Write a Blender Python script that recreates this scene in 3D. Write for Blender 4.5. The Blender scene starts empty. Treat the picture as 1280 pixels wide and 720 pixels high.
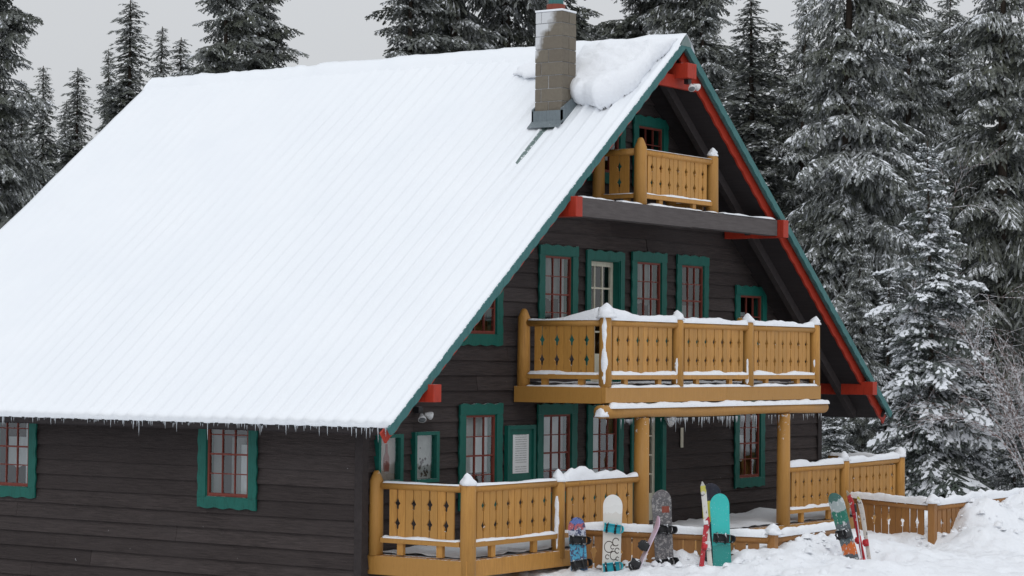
import bpy, math, random
import numpy as np
from mathutils import Vector, Matrix, noise

random.seed(7)
SC = bpy.context.scene
COL = SC.collection

# ------------------------------------------------------------------ camera
CAM = np.array([-32.142, -18.840, 3.4235])
YAW, PITCH, ROLL, FPX = 0.9680, 0.03062, 0.00912, 2922.27
_cy, _sy, _cp, _sp = math.cos(YAW), math.sin(YAW), math.cos(PITCH), math.sin(PITCH)
FW = np.array([_sy*_cp, _cy*_cp, _sp])
_r = np.array([_cy, -_sy, 0.0]); _u = np.cross(_r, FW)
RT = math.cos(ROLL)*_r + math.sin(ROLL)*_u
UP = -math.sin(ROLL)*_r + math.cos(ROLL)*_u
cd = bpy.data.cameras.new('camera'); cam = bpy.data.objects.new('camera', cd); COL.objects.link(cam)
cd.sensor_width = 36.0; cd.lens = 36.0*FPX/1280.0; cd.clip_end = 3000; cd.clip_start = 0.5
cam.matrix_world = Matrix(((RT[0], UP[0], -FW[0], CAM[0]), (RT[1], UP[1], -FW[1], CAM[1]), (RT[2], UP[2], -FW[2], CAM[2]), (0, 0, 0, 1)))
SC.camera = cam

# ------------------------------------------------------------------ world, sun, exposure
SC.view_settings.view_transform = 'Standard'; SC.view_settings.look = 'None'
SC.view_settings.exposure = 0.0; SC.view_settings.gamma = 1.0
SUN_DIR = Vector((-0.62, -0.42, 0.66)).normalized()         # towards the (veiled) sun
wd = bpy.data.worlds.new('World'); SC.world = wd; wd.use_nodes = True
nt = wd.node_tree; nt.nodes.clear()
def wn(t): return nt.nodes.new(t)
out = wn('ShaderNodeOutputWorld'); bg = wn('ShaderNodeBackground'); sky = wn('ShaderNodeTexSky')
sky.sky_type = 'NISHITA'; sky.sun_disc = False
sky.sun_elevation = math.asin(SUN_DIR.z); sky.sun_rotation = math.atan2(SUN_DIR.x, SUN_DIR.y)
tc = wn('ShaderNodeTexCoord'); sep = wn('ShaderNodeSeparateXYZ'); mx = wn('ShaderNodeMath'); mx.operation = 'MAXIMUM'; mx.inputs[1].default_value = 0.0
rmp = wn('ShaderNodeMix'); rmp.data_type = 'RGBA'                 # even overcast: brighter overhead than at the horizon
rmp.inputs[6].default_value = (5.65, 5.78, 5.95, 1); rmp.inputs[7].default_value = (10.4, 10.9, 11.6, 1)
hsv = wn('ShaderNodeHueSaturation'); hsv.inputs['Saturation'].default_value = 0.25
mixw = wn('ShaderNodeMix'); mixw.data_type = 'RGBA'; mixw.inputs[0].default_value = 0.93
nt.links.new(tc.outputs['Generated'], sep.inputs[0]); nt.links.new(sep.outputs['Z'], mx.inputs[0]); nt.links.new(mx.outputs[0], rmp.inputs[0])
nt.links.new(sky.outputs[0], hsv.inputs['Color']); nt.links.new(hsv.outputs[0], mixw.inputs[6]); nt.links.new(rmp.outputs[2], mixw.inputs[7])
nt.links.new(mixw.outputs[2], bg.inputs[0]); bg.inputs[1].default_value = 0.1; nt.links.new(bg.outputs[0], out.inputs[0])
sl = bpy.data.lights.new('sun', 'SUN'); sl.energy = 0.6; sl.angle = math.radians(40); sl.color = (1.0, 0.98, 0.95)
so = bpy.data.objects.new('sun', sl); COL.objects.link(so); so.rotation_euler = SUN_DIR.to_track_quat('Z', 'Y').to_euler()
so.location = (-20, -20, 30)

# ------------------------------------------------------------------ helpers
def ray(px, py): return FW + RT*(px-640)/FPX - UP*(py-360)/FPX
def atY(px, py, Y): d = ray(px, py); return CAM + d*(Y-CAM[1])/d[1]
def atZ(px, py, Z): d = ray(px, py); return CAM + d*(Z-CAM[2])/d[2]
def atD(px, py, D): return CAM + ray(px, py)*D                    # D = depth along the view axis
def atPlane(px, py, P, N):
    d = ray(px, py); P = np.array(P); N = np.array(N); return CAM + d*(((P-CAM)@N)/(d@N))

MATS = {}
class NB:
    def __init__(s, name):
        m = bpy.data.materials.new(name); m.use_nodes = True; s.m = m; s.t = m.node_tree; s.b = s.t.nodes['Principled BSDF']
    def n(s, ty, **kw):
        x = s.t.nodes.new(ty)
        for k, v in kw.items():
            if k in x.inputs.keys(): x.inputs[k].default_value = v
            else: setattr(x, k, v)
        return x
    def l(s, a, b): s.t.links.new(a, b)
    def ramp(s, fac, stops, interp='LINEAR'):
        r = s.n('ShaderNodeValToRGB'); r.color_ramp.interpolation = interp
        e = r.color_ramp.elements
        while len(e) > 1: e.remove(e[-1])
        e[0].position = stops[0][0]; e[0].color = (*stops[0][1], 1)
        for p, c in stops[1:]:
            k = e.new(p); k.color = (*c, 1)
        s.l(fac, r.inputs[0]); return r.outputs[0]
    def coord(s, which='Object', scale=(1, 1, 1), loc=(0, 0, 0)):
        t = s.n('ShaderNodeTexCoord'); mp = s.n('ShaderNodeMapping'); mp.inputs['Scale'].default_value = scale; mp.inputs['Location'].default_value = loc
        s.l(t.outputs[which], mp.inputs[0]); return mp.outputs[0]
    def wcoord(s, scale=(1, 1, 1)):
        g = s.n('ShaderNodeNewGeometry'); mp = s.n('ShaderNodeMapping'); mp.inputs['Scale'].default_value = scale
        s.l(g.outputs['Position'], mp.inputs[0]); return mp.outputs[0]
    def noise(s, vec, scale, detail=4, rough=.6):
        x = s.n('ShaderNodeTexNoise'); x.inputs['Scale'].default_value = scale; x.inputs['Detail'].default_value = detail; x.inputs['Roughness'].default_value = rough
        s.l(vec, x.inputs['Vector']); return x.outputs['Fac']
    def mix(s, fac, a, b, mode='MIX'):
        x = s.n('ShaderNodeMix'); x.data_type = 'RGBA'; x.blend_type = mode
        for i, v in ((0, fac), (6, a), (7, b)):
            if hasattr(v, 'is_linked'): s.l(v, x.inputs[i])
            else: x.inputs[i].default_value = v if i == 0 else (*v, 1)
        return x.outputs[2]
    def math(s, op, a, b=0.0):
        x = s.n('ShaderNodeMath'); x.operation = op
        for i, v in ((0, a), (1, b)):
            if hasattr(v, 'is_linked'): s.l(v, x.inputs[i])
            else: x.inputs[i].default_value = v
        return x.outputs[0]
    def bump(s, h, strength=.3, dist=.02):
        x = s.n('ShaderNodeBump'); x.inputs['Strength'].default_value = strength; x.inputs['Distance'].default_value = dist
        s.l(h, x.inputs['Height']); s.l(x.outputs[0], s.b.inputs['Normal'])
    def rand(s):
        return s.n('ShaderNodeObjectInfo').outputs['Random']
    def done(s, col=None, rough=.7, spec=.3):
        if col is not None:
            if hasattr(col, 'is_linked'): s.l(col, s.b.inputs['Base Color'])
            else: s.b.inputs['Base Color'].default_value = (*col, 1)
        s.b.inputs['Roughness'].default_value = rough; s.b.inputs['Specular IOR Level'].default_value = spec
        MATS[s.m.name] = s.m; return s.m

def updust(b, col, amount=.45, scale=9.0):
    """blown snow that clings to upward faces and, thinly, in flecks elsewhere"""
    g = b.n('ShaderNodeNewGeometry'); sp = b.n('ShaderNodeSeparateXYZ'); b.l(g.outputs['Normal'], sp.inputs[0])
    v = b.wcoord(); f = b.noise(v, scale, 5, .7)
    upf = b.math('MULTIPLY', b.math('MAXIMUM', sp.outputs['Z'], 0.0), .28)
    k = b.math('ADD', f, upf)
    r = b.ramp(k, [(amount+.22, (0, 0, 0)), (amount+.27, (1, 1, 1))])
    return b.mix(r, col, (.8, .82, .85))

b = NB('snow'); v = b.wcoord(); n1 = b.noise(v, 3.0, 5, .55); n2 = b.noise(v, 45, 3, .6)
n3 = b.noise(v, 14, 4, .65); b.bump(b.math('ADD', b.math('ADD', n1, b.math('MULTIPLY', n3, .5)), b.math('MULTIPLY', n2, .3)), .55, .05)
b.done(b.mix(n1, (.80, .82, .86), (.87, .885, .91)), .65, .25)
b = NB('roof_snow'); v = b.wcoord(); n1 = b.noise(v, .7, 5, .6); n2 = b.noise(v, 60, 2, .6)
b.bump(n2, .15, .01); b.done(b.mix(n1, (.80, .83, .87), (.88, .90, .925)), .6, .25)
b = NB('tree_snow'); b.done((.80, .82, .86), .8, .1)
b = NB('ice'); b.b.inputs['Transmission Weight'].default_value = .35; b.done((.66, .70, .74), .15, .6)

b = NB('siding'); v = b.wcoord((.9, .9, 16)); g = b.noise(v, 3.5, 7, .7); g2 = b.noise(b.wcoord((.5, .5, 1.3)), 1.5, 5, .65); rr = b.rand(); g3 = b.noise(b.wcoord((2, 2, 30)), 4, 4, .7)
c = b.mix(b.ramp(g, [(.32, (0, 0, 0)), (.68, (1, 1, 1))]), (.024, .019, .018), (.078, .061, .058)); c = b.mix(b.math('MULTIPLY', b.ramp(g2, [(.4, (0, 0, 0)), (.7, (1, 1, 1))]), .5), c, (.080, .066, .064))
c = b.mix(b.math('MULTIPLY', rr, .6), c, (.024, .018, .0175)); c = b.mix(b.ramp(g3, [(.66, (0, 0, 0)), (.76, (.5, .5, .5))]), c, (.13, .115, .11))
c = updust(b, c, .545, 16); b.bump(b.math('ADD', g, g3), .6, .014); b.done(c, .75, .25)
b = NB('dark_timber'); v = b.wcoord((3, 3, 3)); g = b.noise(v, 4, 5, .6); c = b.mix(g, (.022, .018, .018), (.055, .046, .046)); b.bump(g, .4, .01); b.done(c, .8, .2)
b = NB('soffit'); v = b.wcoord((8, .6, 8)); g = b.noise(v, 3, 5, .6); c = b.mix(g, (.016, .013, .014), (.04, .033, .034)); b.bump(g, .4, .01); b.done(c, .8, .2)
b = NB('beam_grey'); v = b.wcoord((1, 6, 10)); g = b.noise(v, 3, 5, .65); c = updust(b, b.mix(g, (.055, .046, .045), (.13, .115, .112)), .5, 12); b.bump(g, .4, .01); b.done(c, .8, .2)

def wood(name, lo, hi, dust):
    b = NB(name); v = b.wcoord((7, 7, .7)); g = b.noise(v, 5, 7, .7); g2 = b.noise(b.wcoord(), 1.6, 4, .6); rr = b.rand(); g3 = b.noise(b.wcoord((16, 16, 1.4)), 5, 4, .7)
    c = b.mix(b.ramp(g, [(.3, (0, 0, 0)), (.7, (1, 1, 1))]), lo, hi); c = b.mix(b.math('MULTIPLY', g2, .4), c, tuple(x*.6 for x in lo))
    c = b.mix(b.math('MULTIPLY', rr, .8), c, tuple(x*.60 for x in hi)); c = b.mix(b.ramp(g3, [(.60, (0, 0, 0)), (.74, (.55, .55, .55))]), c, tuple(x*.38 for x in lo))
    kn = b.n('ShaderNodeTexVoronoi'); kn.inputs['Scale'].default_value = 3.4; b.l(b.wcoord((1, 1, .6)), kn.inputs['Vector'])
    c = b.mix(b.ramp(kn.outputs['Distance'], [(.0, (.8, .8, .8)), (.07, (0, 0, 0))]), c, (.13, .055, .018))
    c = updust(b, c, dust, 16); b.bump(g, .4, .01); b.done(c, .5, .35)
wood('amber_wood', (.41, .188, .038), (.63, .322, .078), .555)
wood('weathered_amber', (.30, .135, .040), (.46, .22, .070), .49)

def paint(name, c0, c1, dust=.6, rough=.55):
    b = NB(name); v = b.wcoord(); g = b.noise(v, 6, 5, .65); c = b.mix(g, c0, c1); st = b.noise(b.wcoord((9, 9, 1.2)), 4, 5, .7)
    c = b.mix(b.ramp(st, [(.52, (0, 0, 0)), (.72, (.6, .6, .6))]), c, tuple(x*.45 for x in c0)); ch_ = b.noise(v, 34, 4, .7)
    c = b.mix(b.ramp(ch_, [(.68, (0, 0, 0)), (.72, (.5, .5, .5))]), c, tuple(.5*x+.10 for x in c1)); c = updust(b, c, dust, 18); b.bump(b.math('ADD', g, ch_), .25, .006); b.done(c, rough, .3)
paint('teal_paint', (.003, .085, .066), (.008, .125, .098), .57)
paint('teal_board', (.022, .105, .105), (.06, .175, .17), .525)
paint('red_paint', (.30, .022, .010), (.42, .04, .018), .57)
paint('sash_paint', (.15, .032, .022), (.22, .05, .034), .62)
paint('cream_paint', (.55, .52, .42), (.66, .62, .50), .7)
paint('black_plastic', (.012, .012, .013), (.03, .03, .033), .50, .4)
paint('white_enamel', (.6, .6, .6), (.75, .75, .75), .7, .3)
paint('grey_metal', (.10, .125, .14), (.20, .235, .25), .64, .45)
paint('green_metal', (.12, .17, .165), (.19, .245, .235), .55, .4)
paint('flue_red', (.18, .04, .025), (.25, .06, .035), .6)
paint('glass_lens', (.10, .11, .12), (.2, .21, .22), .6, .1)
paint('steel', (.35, .36, .38), (.5, .5, .52), .7, .3)
b = NB('chimney_block'); v = b.wcoord(); g = b.noise(v, 22, 5, .7); g2 = b.noise(v, 3, 3, .6); rr = b.rand()
c = b.mix(g, (.125, .108, .085), (.215, .19, .152)); c = b.mix(b.math('MULTIPLY', rr, .4), c, (.12, .10, .082))
gg = b.n('ShaderNodeNewGeometry'); sp = b.n('ShaderNodeSeparateXYZ'); b.l(gg.outputs['Position'], sp.inputs[0])
edge = b.math('ADD', b.math('MULTIPLY', b.math('ADD', sp.outputs['Y'], -1.50), 1.6), b.math('MULTIPLY', b.math('ADD', sp.outputs['Z'], -8.28), .8))
c = b.mix(b.ramp(b.math('ADD', edge, b.math('MULTIPLY', g2, .62)), [(.34, (0, 0, 0)), (.52, (.75, .75, .75))]), c, (.72, .74, .77))   # snow blown onto the windward edge
b.bump(g, .6, .01); b.done(c, .9, .15)
b = NB('mortar'); v = b.wcoord(); g = b.noise(v, 30, 4, .7); b.done(b.mix(g, (.10, .095, .085), (.62, .63, .65)), .9, .1)
b = NB('bark'); v = b.coord('Object', (6, 6, 1)); g = b.noise(v, 3, 5, .7); b.bump(g, .7, .03); b.done(b.mix(g, (.03, .023, .018), (.10, .08, .065)), .9, .1)
b = NB('curtain'); v = b.wcoord((2, 2, .8)); g = b.noise(v, 2.2, 3, .5); b.b.inputs['Sheen Weight'].default_value = .1; b.done(b.mix(g, (.44, .455, .46), (.66, .675, .68)), .9, .1)
b = NB('lace'); v = b.wcoord((2, 2, .8)); g = b.noise(v, 3, 3, .5); b.done(b.mix(g, (.13, .14, .135), (.30, .315, .31)), .9, .1)
b = NB('room'); b.done((.035, .028, .022), .9, .1)
b = NB('display'); v = b.wcoord(); g = b.noise(v, 7, 4, .6); b.done(b.mix(g, (.30, .24, .20), (.48, .41, .37)), .6, .3)
b = NB('display_pale'); v = b.wcoord(); g = b.noise(v, 9, 4, .6); b.done(b.mix(g, (.28, .28, .27), (.5, .5, .48)), .6, .3)
b = NB('dark_print'); b.done((.05, .035, .03), .7, .2)
b = NB('red_print'); b.done((.24, .05, .03), .7, .2)
# printed notice: rows of small dark type on white paper
b = NB('notice_print'); t = b.coord('Generated'); sp = b.n('ShaderNodeSeparateXYZ'); b.l(t, sp.inputs[0])
row = b.math('FRACT', b.math('MULTIPLY', sp.outputs['Z'], 17.0)); ln = b.math('GREATER_THAN', row, .58)
wdn = b.noise(b.coord('Generated', (40, 1, 17)), 1.0, 2, .5); wr = b.math('GREATER_THAN', wdn, .44)
para = b.noise(b.coord('Generated', (.1, 1, 5)), 1.2, 1, .5); ok = b.math('GREATER_THAN', para, .42)
inx = b.math('MULTIPLY', b.math('GREATER_THAN', sp.outputs['X'], .14), b.math('LESS_THAN', sp.outputs['X'], .86))
fac = b.math('MULTIPLY', b.math('MULTIPLY', ln, wr), b.math('MULTIPLY', inx, ok))
b.done(b.mix(b.math('MULTIPLY', fac, .6), (.70, .72, .73), (.12, .12, .13)), .6, .3)
# window glass: see-through with a real reflection
m = bpy.data.materials.new('glass'); m.use_nodes = True; t = m.node_tree; t.nodes.clear()
o_ = t.nodes.new('ShaderNodeOutputMaterial'); mi = t.nodes.new('ShaderNodeMixShader'); tr = t.nodes.new('ShaderNodeBsdfTransparent'); gl = t.nodes.new('ShaderNodeBsdfGlossy')
tr.inputs[0].default_value = (.93, .95, .95, 1); gl.inputs['Roughness'].default_value = .03
lw = t.nodes.new('ShaderNodeLayerWeight'); lw.inputs[0].default_value = .35; mm = t.nodes.new('ShaderNodeMath'); mm.operation = 'MULTIPLY_ADD'; mm.inputs[1].default_value = .7; mm.inputs[2].default_value = .09
nz = t.nodes.new('ShaderNodeTexNoise'); nz.inputs['Scale'].default_value = 2.2; bp = t.nodes.new('ShaderNodeBump'); bp.inputs['Strength'].default_value = .12; bp.inputs['Distance'].default_value = .03
ge = t.nodes.new('ShaderNodeNewGeometry'); t.links.new(ge.outputs['Position'], nz.inputs['Vector']); t.links.new(nz.outputs['Fac'], bp.inputs['Height']); t.links.new(bp.outputs[0], gl.inputs['Normal'])
t.links.new(lw.outputs['Fresnel'], mm.inputs[0]); bf = t.nodes.new('ShaderNodeMath'); bf.operation = 'SUBTRACT'; bf.inputs[0].default_value = 1.0; t.links.new(ge.outputs['Backfacing'], bf.inputs[1]); m2 = t.nodes.new('ShaderNodeMath'); m2.operation = 'MULTIPLY'; t.links.new(mm.outputs[0], m2.inputs[0]); t.links.new(bf.outputs[0], m2.inputs[1]); t.links.new(m2.outputs[0], mi.inputs[0]); t.links.new(tr.outputs[0], mi.inputs[1]); t.links.new(gl.outputs[0], mi.inputs[2]); t.links.new(mi.outputs[0], o_.inputs[0]); MATS['glass'] = m
def needles(name, dark, light, frost_gain):
    b = NB(name); a = b.n('ShaderNodeAttribute'); a.attribute_name = 'frost'; rr = b.rand(); v = b.wcoord(); g = b.noise(v, .9, 3, .6)
    c = b.mix(g, dark, light); c = b.mix(b.math('MULTIPLY', rr, .4), c, tuple(x*.6 for x in dark))
    f = b.math('MULTIPLY', a.outputs['Fac'], frost_gain); c = b.mix(f, c, (.66, .685, .71)); b.done(c, .75, .15)
needles('needles_frosted', (.040, .047, .029), (.086, .092, .058), .9)
needles('needles_dark', (.042, .050, .033), (.088, .094, .064), .9)
needles('needles_young', (.034, .050, .036), (.066, .086, .058), .9)

class MB:
    """collects verts and faces; build() links them as one mesh object"""
    def __init__(s): s.v = []; s.f = []
    def add(s, vs, fs):
        o = len(s.v); s.v += [tuple(map(float, x)) for x in vs]; s.f += [tuple(i+o for i in f) for f in fs]
    def box(s, x0, x1, y0, y1, z0, z1):
        s.add([(x0, y0, z0), (x1, y0, z0), (x1, y1, z0), (x0, y1, z0), (x0, y0, z1), (x1, y0, z1), (x1, y1, z1), (x0, y1, z1)],
              [(0, 3, 2, 1), (4, 5, 6, 7), (0, 1, 5, 4), (1, 2, 6, 5), (2, 3, 7, 6), (3, 0, 4, 7)])
    def boxT(s, T, u0, u1, v0, v1, w0, w1):
        P = [T(u0, v0, w0), T(u1, v0, w0), T(u1, v0, w1), T(u0, v0, w1), T(u0, v1, w0), T(u1, v1, w0), T(u1, v1, w1), T(u0, v1, w1)]
        s.add(P, [(0, 1, 2, 3), (4, 7, 6, 5), (0, 4, 5, 1), (1, 5, 6, 2), (2, 6, 7, 3), (3, 7, 4, 0)])
    def strip(s, T, lo, hi, w0, w1):
        """slab between two matching polylines lo / hi in the (u, v) plane, thickness w0..w1"""
        n = len(lo); V = []
        for w in (w0, w1):
            V += [T(a[0], a[1], w) for a in lo] + [T(a[0], a[1], w) for a in hi]
        F = []
        for i in range(n-1):
            F += [(i, n+i, n+i+1, i+1), (2*n+i, 2*n+i+1, 3*n+i+1, 3*n+i), (i, i+1, 2*n+i+1, 2*n+i), (n+i, 3*n+i, 3*n+i+1, n+i+1)]
        F += [(0, 2*n, 3*n, n), (n-1, 2*n-1, 4*n-1, 3*n-1)]
        s.add(V, F)
    def tube(s, pts, rad, n=10, caps=True):
        pts = [np.array(p, float) for p in pts]; rad = rad if hasattr(rad, '__len__') else [rad]*len(pts); V = []; F = []
        for i, p in enumerate(pts):
            d = pts[min(i+1, len(pts)-1)]-pts[max(i-1, 0)]; d /= np.linalg.norm(d)
            a = np.array((0, 0, 1.)) if abs(d[2]) < .9 else np.array((1., 0, 0)); e1 = np.cross(d, a); e1 /= np.linalg.norm(e1); e2 = np.cross(d, e1)
            for k in range(n):
                t_ = 2*math.pi*k/n; V.append(p+rad[i]*(math.cos(t_)*e1+math.sin(t_)*e2))
        m_ = len(pts)
        for i in range(m_-1):
            for k in range(n): F.append((i*n+k, i*n+(k+1) % n, (i+1)*n+(k+1) % n, (i+1)*n+k))
        if caps: F += [tuple(range(n)), tuple(range((m_-1)*n, m_*n))[::-1]]
        s.add(V, F)
    def mesh(s, name, mat, smooth=False):
        me = bpy.data.meshes.new(name); me.from_pydata(s.v, [], s.f); me.update()
        if mat: me.materials.append(MATS[mat])
        if smooth: me.polygons.foreach_set('use_smooth', [True]*len(me.polygons))
        me.validate(); 
        import bmesh
        bm = bmesh.new(); bm.from_mesh(me); bmesh.ops.recalc_face_normals(bm, faces=bm.faces); bm.to_mesh(me); bm.free()
        return me
    def build(s, name, mat, parent=None, smooth=False, bevel=0):
        return link(name, s.mesh(name, mat, smooth), parent, bevel)
def link(name, me, parent=None, bevel=0):
    o = bpy.data.objects.new(name, me); COL.objects.link(o)
    if parent is not None: o.parent = parent
    if bevel:
        md = o.modifiers.new('bevel', 'BEVEL'); md.width = bevel; md.segments = 2; md.limit_method = 'ANGLE'
    return o
def thing(name, label, cat, loc=(0, 0, 0), group=None):
    o = bpy.data.objects.new(name, None); COL.objects.link(o); o.location = loc; o['label'] = label; o['category'] = cat
    if group: o['group'] = group
    return o
def WORLD(u, v, w): return (u, v, w)
def inv(o, p): return p
def fbm(x, y, z=0.0, o=4): return noise.fractal(Vector((x, y, z)), 1.0, 2.0, o)

# ------------------------------------------------------------------ dimensions of the chalet
W, ZE, ZR, LEN = 7.6, 2.58, 8.59, 11.48
XW, YW = 6.82, 1.066
K = (ZR-ZE)/W; AL = math.atan(K); CA, SA = math.cos(AL), math.sin(AL); S = math.hypot(W, ZR-ZE)
def GAB(u, v, w): return (u, YW-w, v)                 # front gable plane: u = x, w outwards (towards -y)
def SID(u, v, w): return (-XW-w, u, v)                # left long wall: u = y, w outwards (towards -x)
def ROOF(side):                                        # u = distance down the slope, v = height above it, w = y
    return lambda u, v, w: (side*(u*CA+v*SA), w, ZR-u*SA+v*CA)
def onroof(px, py): return atPlane(px, py, (0, 0, ZR), (-SA, 0, CA))

# ------------------------------------------------------------------ ground: one snow sheet
FA0 = np.array((-4.25, -.66)); FA1 = np.array((-2.80, -3.15)); FA2 = np.array((-.20, -3.0))
FB0 = np.array((4.46, -.72)); FB1 = np.array((3.60, -2.69)); FB2 = np.array((11.2, -2.75))
_n = np.array((FA1[1]-FA0[1], -(FA1[0]-FA0[0]))); _n /= np.linalg.norm(_n)
if _n @ (CAM[:2]-FA0) < 0: _n = -_n
NA = np.array((_n[0], _n[1], 0.0))                     # from fence A towards the camera
def beforeA(px, py, d): return atPlane(px, py, (FA0[0]+_n[0]*d, FA0[1]+_n[1]*d, 0), NA)
def behind2(px, py, Y): return atY(px, py, Y)
CP = []
for px, py, d in ((690, 712, .25), (722, 711, .3), (766, 714, .35), (810, 700, .2), (830, 709, .35), (850, 688, .12), (880, 711, .45), (902, 706, .4), (930, 692, .15), (960, 694, .2), (1000, 690, .5)):
    CP.append(beforeA(px, py, d))
for px, py, Y in ((985, 684, -3.25), (1000, 674, -3.25), (1012, 668, -3.25), (1030, 665, -3.22), (1048, 664, -3.2), (1020, 676, -3.45), (1040, 674, -3.45), (1030, 690, -3.75), (1050, 700, -3.85), (1010, 700, -3.9), (1072, 717, -4.0), (1090, 700, -3.3), (1000, 718, -4.3)): CP.append(atY(px, py, Y))
for px, py, Y in ((1090, 664, -1.5), (1120, 680, -2.3), (1165, 686, -2.85), (1195, 678, -2.85), (1204, 650, -2.95), (1214, 630, -3.0), (1232, 622, -3.05), (1248, 633, -3.0), (1266, 628, -3.05), (1290, 618, -3.1), (1225, 660, -3.6), (1275, 664, -3.8)): CP.append(atY(px, py, Y))
CP += [np.array(c, float) for c in ((-4.9, -.8, .30), (-5.6, -1.0, .05), (-7, -1, -.15), (-7, 1, -.2), (-7, 6, -.2), (-7.2, 12, -.1), (-9, -3, .0), (-5, -4, .2), (-3, -6, .3), (0, -6, .35), (3, -5, .38), (6, -6, .45), (-12, -8, .1),
       (0, -1.2, .42), (2.5, -1.2, .38), (-2.2, -1.3, .5), (-1, -2, .45), (1.5, -3, .36), (5, -1.3, .4), (7.5, -.5, .45), (8, 4, .4), (0, 5, .2), (9, -1.5, .5), (12, -2, .5), (14, 3, .4), (10, 15, .3), (0, 16, .2), (-10, 16, 0), (20, -8, .5))]
CP = np.array(CP)
def ground_grid(X, Y):
    Z = np.zeros_like(X); Wt = np.zeros_like(X)
    for c in CP:
        d2 = (X-c[0])**2+(Y-c[1])**2; w = 1/(d2+.03)**1.6
        Z += w*c[2]; Wt += w
    far = 1/(30.0**2)**1.6*6
    R = np.sqrt(X**2+Y**2); base = .25+np.clip((Y+X-40)*.01, 0, 4)
    return (Z+far*base)/(Wt+far)
def gz(x, y): return float(ground_grid(np.array([x], float), np.array([y], float))[0])
def axis(lo, hi, st, far):
    a = list(np.arange(lo, hi+1e-6, st)); d = st; p = hi; n = lo
    while p < far: d *= 1.35; p += d; n -= d; a.append(p); a.insert(0, n)
    return np.array(a)
xs = axis(-6.5, 10, .06, 700); ys = axis(-5.5, .5, .06, 700)
GX, GY = np.meshgrid(xs, ys, indexing='ij'); GZ = ground_grid(GX, GY)
nx, ny = GX.shape
gv = np.stack([GX, GY, GZ], -1).reshape(-1, 3)
for i in range(len(gv)):
    x, y = gv[i, 0], gv[i, 1]
    if -9 < x < 14 and -7.5 < y < 2:
        gv[i, 2] += .085*fbm(x*1.1, y*1.1, 3, 4)+.05*fbm(x*3.6, y*3.6, 9, 4)+.05*abs(fbm(x*5.5, y*5.5, 5, 3))-.02-.05*max(0, .25-abs(fbm(x*2.3, y*2.3, 15, 2)))
I = (np.arange(nx-1)[:, None]*ny+np.arange(ny-1)[None, :]).reshape(-1)
me = bpy.data.meshes.new('snow_ground'); me.from_pydata(gv.tolist(), [], np.stack([I, I+ny, I+ny+1, I+1], -1).tolist())
me.materials.append(MATS['snow']); me.polygons.foreach_set('use_smooth', [True]*len(me.polygons))
g = link('snow_ground', me); g['kind'] = 'structure'
mb = MB(); rg = random.Random(21)                       # loose clods of shovelled snow
for i in range(300):
    c = CP[rg.randrange(0, 34)]; x, y = max(-4.1, c[0]+rg.gauss(0, .5)), c[1]+rg.gauss(0, .4); r = min(.10, .018+rg.expovariate(45)); z = gz(x, y)+r*.15
    V = [(x+r*a*rg.uniform(.7, 1.2), y+r*b_*rg.uniform(.7, 1.2), z+r*c_*rg.uniform(.6, 1.0)) for a, b_, c_ in ((1, 0, 0), (.3, .95, 0), (-.8, .6, 0), (-.8, -.6, 0), (.3, -.95, 0), (.5, .5, .75), (-.5, .4, .8), (.1, -.6, .75), (0, 0, 1.05))]
    mb.add(V, [(0, 1, 5), (1, 2, 6), (1, 6, 5), (2, 3, 6), (3, 4, 7), (3, 7, 6), (4, 0, 7), (0, 5, 7), (5, 6, 8), (6, 7, 8), (7, 5, 8)])
o = mb.build('snow_clods', 'snow', g, True); o['kind'] = 'stuff'

# ------------------------------------------------------------------ chalet
house = thing('chalet', 'dark brown timber chalet with steep snow covered roof and amber balconies', 'chalet')

# openings in the gable wall and in the left wall: (u0, u1, v0, v1) of the clear opening
TR = .155
gwins = [  # outer trim u0,u1,v0,v1 ; columns, rows ; curtain kind
    (-4.62, -3.53, 1.23, 2.77, 3, 4, 'half'), (-2.59, -1.49, 1.23, 2.75, 3, 4, 'half'), (-1.19, -.12, 1.23, 2.72, 3, 4, 'left'), (3.56, 4.64, 1.23, 2.74, 3, 4, 'low'),
    (-2.58, -1.50, 3.66, 5.19, 3, 4, 'grey'), (.11, 1.20, 3.66, 5.20, 3, 4, 'grey'), (1.54, 2.60, 3.66, 5.20, 3, 4, 'lace'), (3.56, 4.68, 3.66, 4.75, 3, 2, 'low'), (-4.66, -3.55, 3.63, 4.72, 3, 2, 'low'),
    (.13, 1.22, 6.25, 7.42, 3, 3, 'none'), (-1.22, -.13, 6.25, 7.42, 3, 3, 'none')]
swins = [(2.90, 4.01, 1.26, 2.79, 3, 4, 'left'), (7.31, 8.42, 1.25, 2.78, 3, 4, 'low')]
doors = [(-1.25, -.13, 3.06, 5.16), (.12, 1.21, .78, 2.74)]
cases = [(-6.56, -6.0, 1.68, 2.37), (-5.73, -5.15, 1.67, 2.39)]
gop = [(a+TR, b-TR, c+TR, d-TR) for a, b, c, d, *_ in gwins]+[(a+.12, b-.12, c, d-.14) for a, b, c, d in doors]+[(a+.05, b-.05, c+.05, d-.05) for a, b, c, d in cases]
sop = [(a+TR, b-TR, c+TR, d-TR) for a, b, c, d, *_ in swins]

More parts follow.
